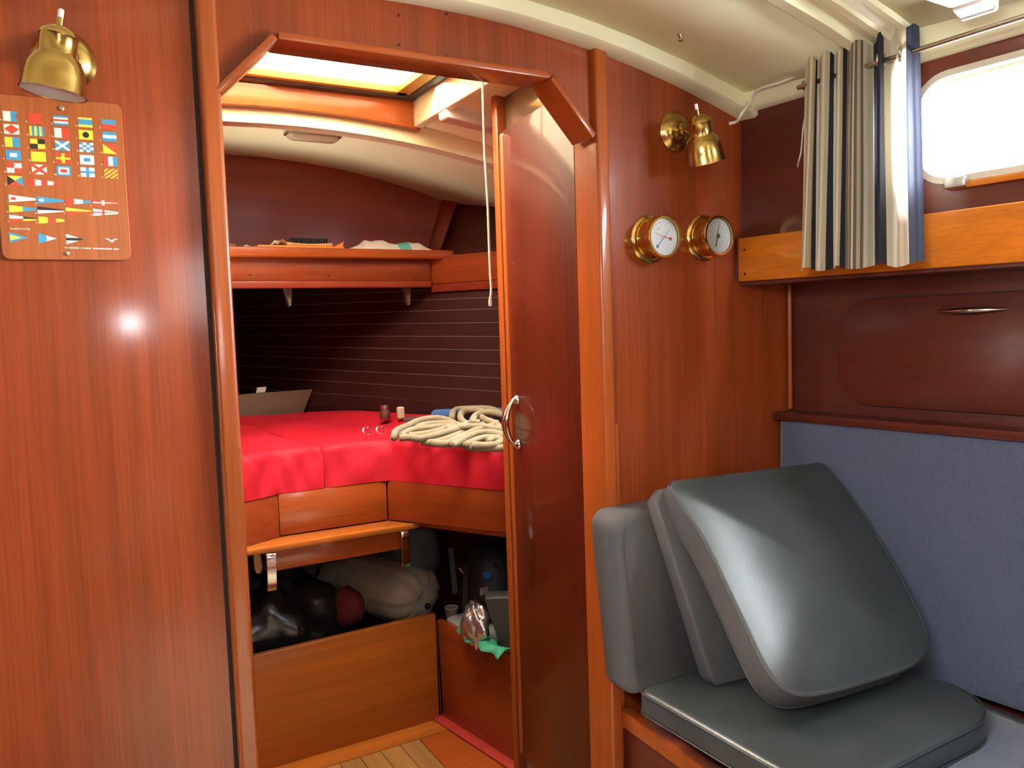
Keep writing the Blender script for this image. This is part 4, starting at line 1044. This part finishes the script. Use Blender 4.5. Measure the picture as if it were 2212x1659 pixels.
# --- wall lamps
def wall_lamp(base_c, shade_top, shade_dir, label, rim_r=.0365, k_=1.0):
    t = thing('wall_lamp', base_c, label, 'lamp', 'brass reading lamps on the bulkhead')
    b = Vector(base_c)
    MB().lathe([(.0395, 0), (.0395, .003), (.036, .007), (.030, .014), (.018, .018), (.016, .022), (.0001, .0225)], b, (0, -1, 0), 36).build('backplate', brass, t)
    top = Vector(shade_top); d = Vector(shade_dir).normalized()
    piv = top + d * .035
    k0 = b + Vector((0, -.020, 0))
    MB().tube([k0, k0.lerp(piv, .5), piv], .006, 12).build('arm', brass, t)
    MB().lathe([(.011, -.004), (.014, 0), (.014, .008), (.011, .012)], k0, (0, -1, 0), 20).build('arm_collar', brass, t)
    SC = lambda q: [(a * (1 + (k_ - 1) * .4), b * k_) for a, b in q]
    prof = [(.0001, 0), (.010, .001), (.020, .008), (.0228, .014), (.0215, .0165), (.0215, .036), (.0225, .039), (.028, .044), (.033, .055), (.0355, .068), (rim_r + .001, .087), (rim_r + .002, .089)]
    shd = MB().lathe(SC(prof), top, d, 40, True, False).build('shade', brass, t)
    inn = [(rim_r, .0885), (.0345, .068), (.031, .055), (.024, .046), (.0001, .044)]
    MB().lathe(SC(inn), top, d, 40, False, False).build('reflector', enamel, shd)
    MB().lathe(SC([(.006, .046), (.009, .051), (.0135, .062), (.0135, .073), (.009, .081), (.0001, .083)]), top, d, 24).build('bulb', plain('bulb_glass', (.62, .60, .60), .1), shd)
    MB().lathe([(.004, .001), (.004, -.010)], top, d, 14).build('switch_stem', brass, shd)
    MB().lathe([(.0034, -.010), (.0034, -.0185), (.0028, -.020)], top, d, 14).build('switch_button', enamel, shd)
    return t
wall_lamp((.038, 1.26, .378), (.032, 1.125, .3775), (-.15, .05, -1), 'brass reading lamp showing its white inner reflector, above the flag chart', .0365, .90)
wall_lamp((1.107, 1.25, .377), (1.083, 1.158, .386), (.34, .14, -1), 'brass reading lamp turned aside, above the two round gauges')

# --- signal flag chart
pq = thing('flag_chart', (.027, 1.248, .11), 'clear plastic chart of colourful signal flags below the brass lamp', 'chart')
plq = wood('chart_board', (.36, .10, .028), 'z', .25, .2, .2)
pc = [(.027 + a, .2175 + b) for a, b in rrect(.154, .215, .010, 5)]
MB().prism([(a, 1.2485, b) for a, b in pc], (0, -.004, 0)).build('board', plq, pq, bevel=.0008, seg=1)
YF = 1.2442
def zpx(zx, zy):
    p = atY(zx / 4.607, 220 + zy / 4.607, YF); return (p.x, p.z)
c00, c40, c04, c44 = zpx(100, 117), zpx(1087, 212), zpx(138, 638), zpx(1108, 705)
def cell(i, j):
    u, v = i / 4, j / 4
    x = (1 - v) * (c00[0] * (1 - u) + c40[0] * u) + v * (c04[0] * (1 - u) + c44[0] * u)
    z = (1 - v) * (c00[1] * (1 - u) + c40[1] * u) + v * (c04[1] * (1 - u) + c44[1] * u)
    return x, z
KEYS = 'wbryk'; FM = [FLAG[k] for k in KEYS]
class FB:
    """one printed flag: coloured patches in unit coordinates"""
    def __init__(s, cx, cz, w_, h_): s.m = MB(); s.c = (cx, cz); s.s = (w_, h_); s.l = 0
    def p(s, col, pts):
        s.m.m = KEYS.index(col); y = YF - .00004 * s.l; s.l += 1
        s.m.poly([(s.c[0] + (u - .5) * s.s[0], y, s.c[1] + (.5 - v) * s.s[1]) for u, v in pts]); return s
    def r(s, col, a, b, c, d): return s.p(col, [(a, b), (c, b), (c, d), (a, d)])
    def disc(s, col, cx, cy, rx, ry): return s.p(col, [(cx + rx * math.cos(t), cy + ry * math.sin(t)) for t in lin(0, 2 * PI, 16)[:-1]])
    def end(s): s.m.build('flag', FM, pq, smooth=False, fix=False)
FW, FH = .0172, .0128
def flag(i, j): x, z = cell(i, j); return FB(x, z, FW, FH)
def sw(col, x0, x1): return [(x0, 0), (x1, 0), (x1 - .22, .5), (x1, 1), (x0, 1)]
flag(0, 0).r('w', 0, 0, .5, 1).p('b', sw('b', .5, 1)).end()
flag(1, 0).p('r', sw('r', 0, 1)).end()
f = flag(2, 0)
for k, c in enumerate('bwrwb'): f.r(c, 0, k / 5, 1, (k + 1) / 5)
f.end(); flag(3, 0).r('y', 0, 0, 1, 1).r('b', 0, .2, 1, .75).end(); flag(4, 0).r('b', 0, 0, 1, .5).r('r', 0, .5, 1, 1).end()
flag(0, 1).r('w', 0, 0, 1, 1).p('r', [(.5, 0), (1, .5), (.5, 1), (0, .5)]).end()
f = flag(1, 1)
for k in range(6): f.r('yb'[k % 2], k / 6, 0, (k + 1) / 6, 1)
f.end(); flag(2, 1).r('w', 0, 0, .5, 1).r('r', .5, 0, 1, 1).end(); flag(3, 1).r('y', 0, 0, 1, 1).disc('k', .5, .5, .24, .32).end()
flag(4, 1).r('b', 0, 0, 1, .33).r('w', 0, .33, 1, .67).r('b', 0, .67, 1, 1).end()
flag(0, 2).r('y', 0, 0, .5, 1).r('b', .5, 0, 1, 1).end()
flag(1, 2).r('y', 0, 0, .5, .5).r('k', .5, 0, 1, .5).r('k', 0, .5, .5, 1).r('y', .5, .5, 1, 1).end()
def cross_x(f, c, t=.14): return f.p(c, [(0, 0), (t, 0), (1, 1 - t), (1, 1), (1 - t, 1), (0, t)]).p(c, [(1, 0), (1, t), (t, 1), (0, 1), (0, 1 - t), (1 - t, 0)])
cross_x(flag(2, 2).r('b', 0, 0, 1, 1), 'w').end()
f = flag(3, 2)
for a in range(4):
    for b in range(4): f.r('bw'[(a + b) % 2], a / 4, b / 4, (a + 1) / 4, (b + 1) / 4)
f.end(); flag(4, 2).r('r', 0, 0, 1, 1).p('y', [(0, 0), (1, 1), (0, 1)]).end()
flag(0, 3).r('b', 0, 0, 1, 1).r('w', .27, .3, .73, .7).end(); flag(1, 3).r('y', 0, 0, 1, 1).end()
flag(2, 3).r('r', 0, 0, 1, 1).r('y', 0, .4, 1, .62).r('y', .4, 0, .62, 1).end(); flag(3, 3).r('w', 0, 0, 1, 1).r('b', .27, .3, .73, .7).end()
flag(4, 3).r('r', 0, 0, .33, 1).r('w', .33, 0, .67, 1).r('b', .67, 0, 1, 1).end()
flag(0, 4).r('r', 0, 0, .5, .5).r('w', .5, 0, 1, .5).r('w', 0, .5, .5, 1).r('r', .5, .5, 1, 1).end()
cross_x(flag(1, 4).r('w', 0, 0, 1, 1), 'r', .18).end()
flag(2, 4).r('b', 0, 0, 1, 1).r('w', .14, .16, .86, .84).r('r', .28, .32, .72, .68).end()
flag(3, 4).r('w', 0, 0, 1, 1).r('b', 0, .38, 1, .62).r('b', .38, 0, .62, 1).end()
f = flag(4, 4).r('y', 0, 0, 1, 1)
def iso(c): return [(c, 0), (0, c)] if c <= 1 else [(1, c - 1), (c - 1, 1)]
for c1 in (0.0, .4, .8, 1.2, 1.6):
    (a1, b1), (a2, b2) = iso(c1 + .001), iso(c1 + .2)
    f.p('r', [a1] + ([(1, 0)] if c1 < 1 < c1 + .2 else []) + [a2, b2] + ([(0, 1)] if c1 < 1 < c1 + .2 else []) + [b1])
f.end()
flag(0, 5).r('y', 0, 0, 1, 1).p('k', [(0, 0), (.5, .5), (0, 1)]).p('b', [(1, 0), (1, 1), (.5, .5)]).p('r', [(0, 1), (.5, .5), (1, 1)]).end()
x_, z_ = cell(1.17, 5.05); f = FB(x_, z_, .036, .0095)
for k, c in enumerate('rwrwr'):
    a, b = k / 5, (k + 1) / 5; f.p(c, [(a, .32 * a), (b, .32 * b), (b, 1 - .32 * b), (a, 1 - .32 * a)])
f.end()
def pen(zx0, zx1, zyc, h_px):
    a, b = zpx(zx0, zyc), zpx(zx1, zyc + (zx1 - zx0) * .055); return FB((a[0] + b[0]) / 2, (a[1] + b[1]) / 2, b[0] - a[0], h_px)
def tp(f, c, a, b, lo=0, hi=1): # tapering stretch
    e = .36
    def yv(u, v): m0 = e * u; return m0 + (1 - 2 * m0) * v
    return f.p(c, [(a, yv(a, lo)), (b, yv(b, lo)), (b, yv(b, hi)), (a, yv(a, hi))])
PH = .0098
f = tp(pen(82, 355, 942, PH), 'w', 0, 1); f.disc('r', .17, .5, .1, .2).end()
f = tp(pen(365, 635, 960, PH), 'b', 0, 1); f.disc('w', .17, .5, .1, .2).end()
f = pen(650, 910, 975, PH); tp(f, 'r', 0, .34); tp(f, 'w', .34, .68); tp(f, 'b', .68, 1).end()
f = pen(925, 1178, 990, PH); tp(f, 'r', 0, 1); tp(f, 'w', 0, 1, .4, .6); tp(f, 'w', .36, .46).end()
f = pen(85, 360, 1045, PH); tp(f, 'y', 0, .5); tp(f, 'b', .5, 1).end()
f = pen(372, 640, 1060, PH); tp(f, 'k', 0, 1, 0, .5); tp(f, 'w', 0, 1, .5, 1).end()
f = pen(655, 912, 1073, PH); tp(f, 'y', 0, 1, 0, .5); tp(f, 'r', 0, 1, .5, 1).end()
f = pen(928, 1182, 1088, PH); tp(f, 'w', 0, 1); tp(f, 'r', 0, 1, .4, .6); tp(f, 'r', .36, .46).end()
f = pen(88, 365, 1143, PH); tp(f, 'w', 0, .5, 0, .5); tp(f, 'r', 0, .5, .5, 1); tp(f, 'k', .5, 1, 0, .5); tp(f, 'y', .5, 1, .5, 1).end()
f = pen(382, 642, 1160, PH); tp(f, 'y', 0, .36); tp(f, 'r', .36, .68); tp(f, 'y', .68, 1).end()
def tri(zx, zy): x, z = zpx(zx + 85, zy + 4); return FB(x, z, .0215, .0138)
tri(98, 1335).p('b', [(0, 0), (1, .5), (0, 1)]).p('y', [(.04, .22), (.66, .5), (.04, .78)]).end()
tri(388, 1345).p('b', [(0, 0), (1, .5), (0, 1)]).p('w', [(.45, .225), (1, .5), (.45, .775)]).end()
tri(665, 1355).p('w', [(0, 0), (1, .5), (0, 1)]).p('k', [(0, .36), (.72, .36), (1, .5), (.72, .64), (0, .64)]).end()
# gull emblem, small print lines and flag letters
m = MB(); pts = [zpx(*q) for q in ((1040, 1352), (1085, 1356), (1112, 1374), (1140, 1358), (1182, 1358), (1142, 1372), (1125, 1392), (1105, 1388), (1082, 1368))]
m.poly([(a, YF - .0003, b) for a, b in pts]); m.build('gull_emblem', FLAG['w'], pq, smooth=False, fix=False)
def text(body, zx, zy, size, name, width=None):
    c = bpy.data.curves.new(name, 'FONT'); c.body = body; c.size = size; c.align_x = 'LEFT'
    o = bpy.data.objects.new(name, c); COL.objects.link(o); dg = bpy.context.evaluated_depsgraph_get()
    me = bpy.data.meshes.new_from_object(o.evaluated_get(dg)); bpy.data.objects.remove(o)
    a = zpx(zx, zy); bx_ = [v.co.x for v in me.vertices] or [0, 1]; k = (width / (max(bx_) - min(bx_))) if width else 1
    me.transform(Matrix.Scale(k, 4, (1, 0, 0)))
    me.transform(Matrix.Rotation(PI / 2, 4, 'X')); me.materials.append(FLAG['w'])
    o = bpy.data.objects.new(name, me); COL.objects.link(o); o.parent = pq
    o.location = Vector((a[0], YF - .0003, a[1] + Z0)) - WL[pq.name]
    return o
LET = 'ABCDEFGHIJKLMNOPQRSTUVWXYZ'
for n, ch in enumerate(LET):
    i, j = (n % 5, n // 5)
    x, z = cell(i, j)
    c = text(ch, 0, 0, .0032, 'letter'); c.location = Vector((x - FW * .5 - .0034, YF - .0003, z - FH * .5 + Z0)) - WL[pq.name]
for n, (zx, zy) in enumerate(((66, 985), (350, 1002), (635, 1015), (905, 1030), (66, 1085), (352, 1100), (640, 1110), (908, 1125), (70, 1182), (358, 1196))):
    text(str((n + 1) % 10), zx, zy, .0030, 'numeral')
wlen = zpx(295, 1250)[0] - zpx(98, 1250)[0]; text('SUBSTITUTES', 98, 1258, .0032, 'caption', wlen)
wlen = zpx(1185, 1450)[0] - zpx(648, 1440)[0]
sq = MB(); rnd2 = random.Random(3); a0, b0 = zpx(648, 1443), zpx(1188, 1462)
xx = a0[0]
while xx < b0[0]:
    wl_ = rnd2.uniform(.0012, .0022); zz = a0[1] + (b0[1] - a0[1]) * (xx - a0[0]) / (b0[0] - a0[0])
    if rnd2.random() > .12: sq.poly([(xx, YF - .0003, zz - .0009), (xx + wl_ * .72, YF - .0003, zz - .0009), (xx + wl_ * .72, YF - .0003, zz + .0009), (xx, YF - .0003, zz + .0009)])
    xx += wl_
sq.build('small_print', FLAG['w'], pq, smooth=False, fix=False)['kind'] = 'stuff'
for zx, zy in ((612, 46), (670, 1500)):
    x, z = zpx(zx, zy); MB().lathe([(.0032, 0), (.0032, .0012), (.0024, .0018)], (x, 1.2447, z), (0, -1, 0), 14).build('screw', steel, pq)

for o in pq.children:                                   # the chart lies on the slightly turned port panel
    for v in o.data.vertices: v.co.y += swing(v.co.x + WL.get(o.name, Vector((o.location.x + WL[pq.name].x, 0, 0))).x)
# --- two round gauges
def gauge(c, label, kind_):
    t = thing('gauge', c, label, 'gauge', 'brass gauges on the bulkhead'); c = Vector(c)
    MB().lathe([(.0475, 0), (.0475, .002), (.046, .004), (.041, .0055), (.0405, .008), (.040, .010)], c, (0, -1, 0), 48).build('flange', brass_b, t)
    MB().lathe([(.0395, .006), (.0385, .010), (.0385, .036), (.0395, .038)], c, (0, -1, 0), 48).build('case', brass_b, t)
    MB().lathe([(.0395, .036), (.0415, .038), (.0415, .044), (.0395, .0475), (.0355, .0475), (.0350, .0445)], c, (0, -1, 0), 48, False, False).build('bezel', brass_b, t)
    yd = c.y - .0425
    dl = MB().lathe([(.0372, 0), (.0372, .0006)], (c.x, yd + .0006, c.z), (0, -1, 0), 48).build('dial', dialw, t)
    def patch(name, mat, pts, lay=1): MB().poly([(c.x + a, yd - .0002 * lay, c.z + b) for a, b in pts]).build(name, mat, dl, smooth=False, fix=False)
    def ndl(name, mat, a0, a1, w_, lay):
        a0, a1 = Vector(a0), Vector(a1); d = (a1 - a0).normalized(); n_ = Vector((-d.y, d.x)) * w_
        patch(name, mat, [a0 - n_, a1 - n_ * .4, a1 + n_ * .4, a0 + n_], lay)
    def disc(name, mat, p, r, lay): patch(name, mat, [(p[0] + r * math.cos(a), p[1] + r * math.sin(a)) for a in lin(0, 2 * PI, 16)[:-1]], lay)
    tk = MB()
    if kind_ == 'baro':
        for k in range(54):
            a = math.radians(-45 + k * 270 / 53 + 0); r0, r1 = (.0255, .031) if k % 5 == 0 else (.0275, .0305)
            d = Vector((math.cos(a), math.sin(a))); n_ = Vector((-d.y, d.x)) * (.0006 if k % 5 == 0 else .0004)
            tk.poly([(c.x + q.x, yd - .0002, c.z + q.y) for q in (d * r0 - n_, d * r1 - n_, d * r1 + n_, d * r0 + n_)])
        tk.build('scale', inkg, dl, smooth=False, fix=False)
        for k in range(9):
            a = math.radians(-45 + k * 270 / 8); p = (.021 * math.cos(a), .021 * math.sin(a)); ndl('mark', inkg, (p[0] - .002, p[1]), (p[0] + .002, p[1]), .0008, 1)
        ndl('needle', inkb, (-.006, -.018), (.004, .024), .0011, 3); disc('hub', inkb, (0, 0), .0045, 4); disc('hub_cap', brass_b, (0, .0005), .0022, 5); disc('needle_tail', inkg, (-.0065, -.019), .0028, 3)
        ndl('mark', inkg, (-.015, .004), (-.012, .009), .0006, 1); ndl('mark', inkg, (-.004, .011), (.002, .012), .0005, 1)
    else:
        for k in range(31):
            a = math.radians(30 + k * 4); r0, r1 = (.026, .0315) if k % 5 == 0 else (.0285, .031)
            d = Vector((math.cos(a), math.sin(a))); n_ = Vector((-d.y, d.x)) * .0005
            tk.poly([(c.x + q.x, yd - .0002, c.z + q.y) for q in (d * r0 - n_, d * r1 - n_, d * r1 + n_, d * r0 + n_)])
        tk.build('scale', inkg, dl, smooth=False, fix=False)
        ndl('needle', inkbl, (-.016, -.018), (.016, .016), .0010, 3); disc('needle_tail', inkbl, (-.0165, -.0185), .0034, 4)
        ndl('needle', inkr, (.016, -.003), (-.022, .007), .0008, 3); disc('needle_tail', inkr, (.0165, -.0032), .0034, 4)
        ndl('mark', inkb, (-.014, .015), (-.010, .018), .0008, 1)
        patch('plate', inkg, [(-.009, -.0035), (.001, -.0035), (.001, -.0005), (-.009, -.0005)], 1)
        patch('plate_face', dialw, [(-.0084, -.003), (.0004, -.003), (.0004, -.001), (-.0084, -.001)], 2)
        for k in range(6): a = math.radians(40 + k * 20); ndl('mark', inkg, (.022 * math.cos(a) - .0015, .022 * math.sin(a)), (.022 * math.cos(a) + .0015, .022 * math.sin(a)), .0007, 1)
    MB().lathe([(.0352, .0455), (.020, .0462), (.0001, .0464)], c, (0, -1, 0), 40, False, True).build('glass', glass, t)
    return t
gauge((1.037, 1.25, .162), 'round brass gauge with crossed red and blue needles', 'hygro')
gauge((1.179, 1.25, .168), 'round brass barometer with one black needle and full scale', 'baro')
# old ring scar above the gauges
m = MB(); rows = [[], []]
for a in lin(math.radians(188), math.radians(352), 24):
    for r_i, r in enumerate((.0375, .0387)): rows[r_i].append((1.108 + r * math.cos(a), 1.2496, .243 + r * math.sin(a)))
m.grid(rows); m.build('ring_scar', wood_dark, bulk)
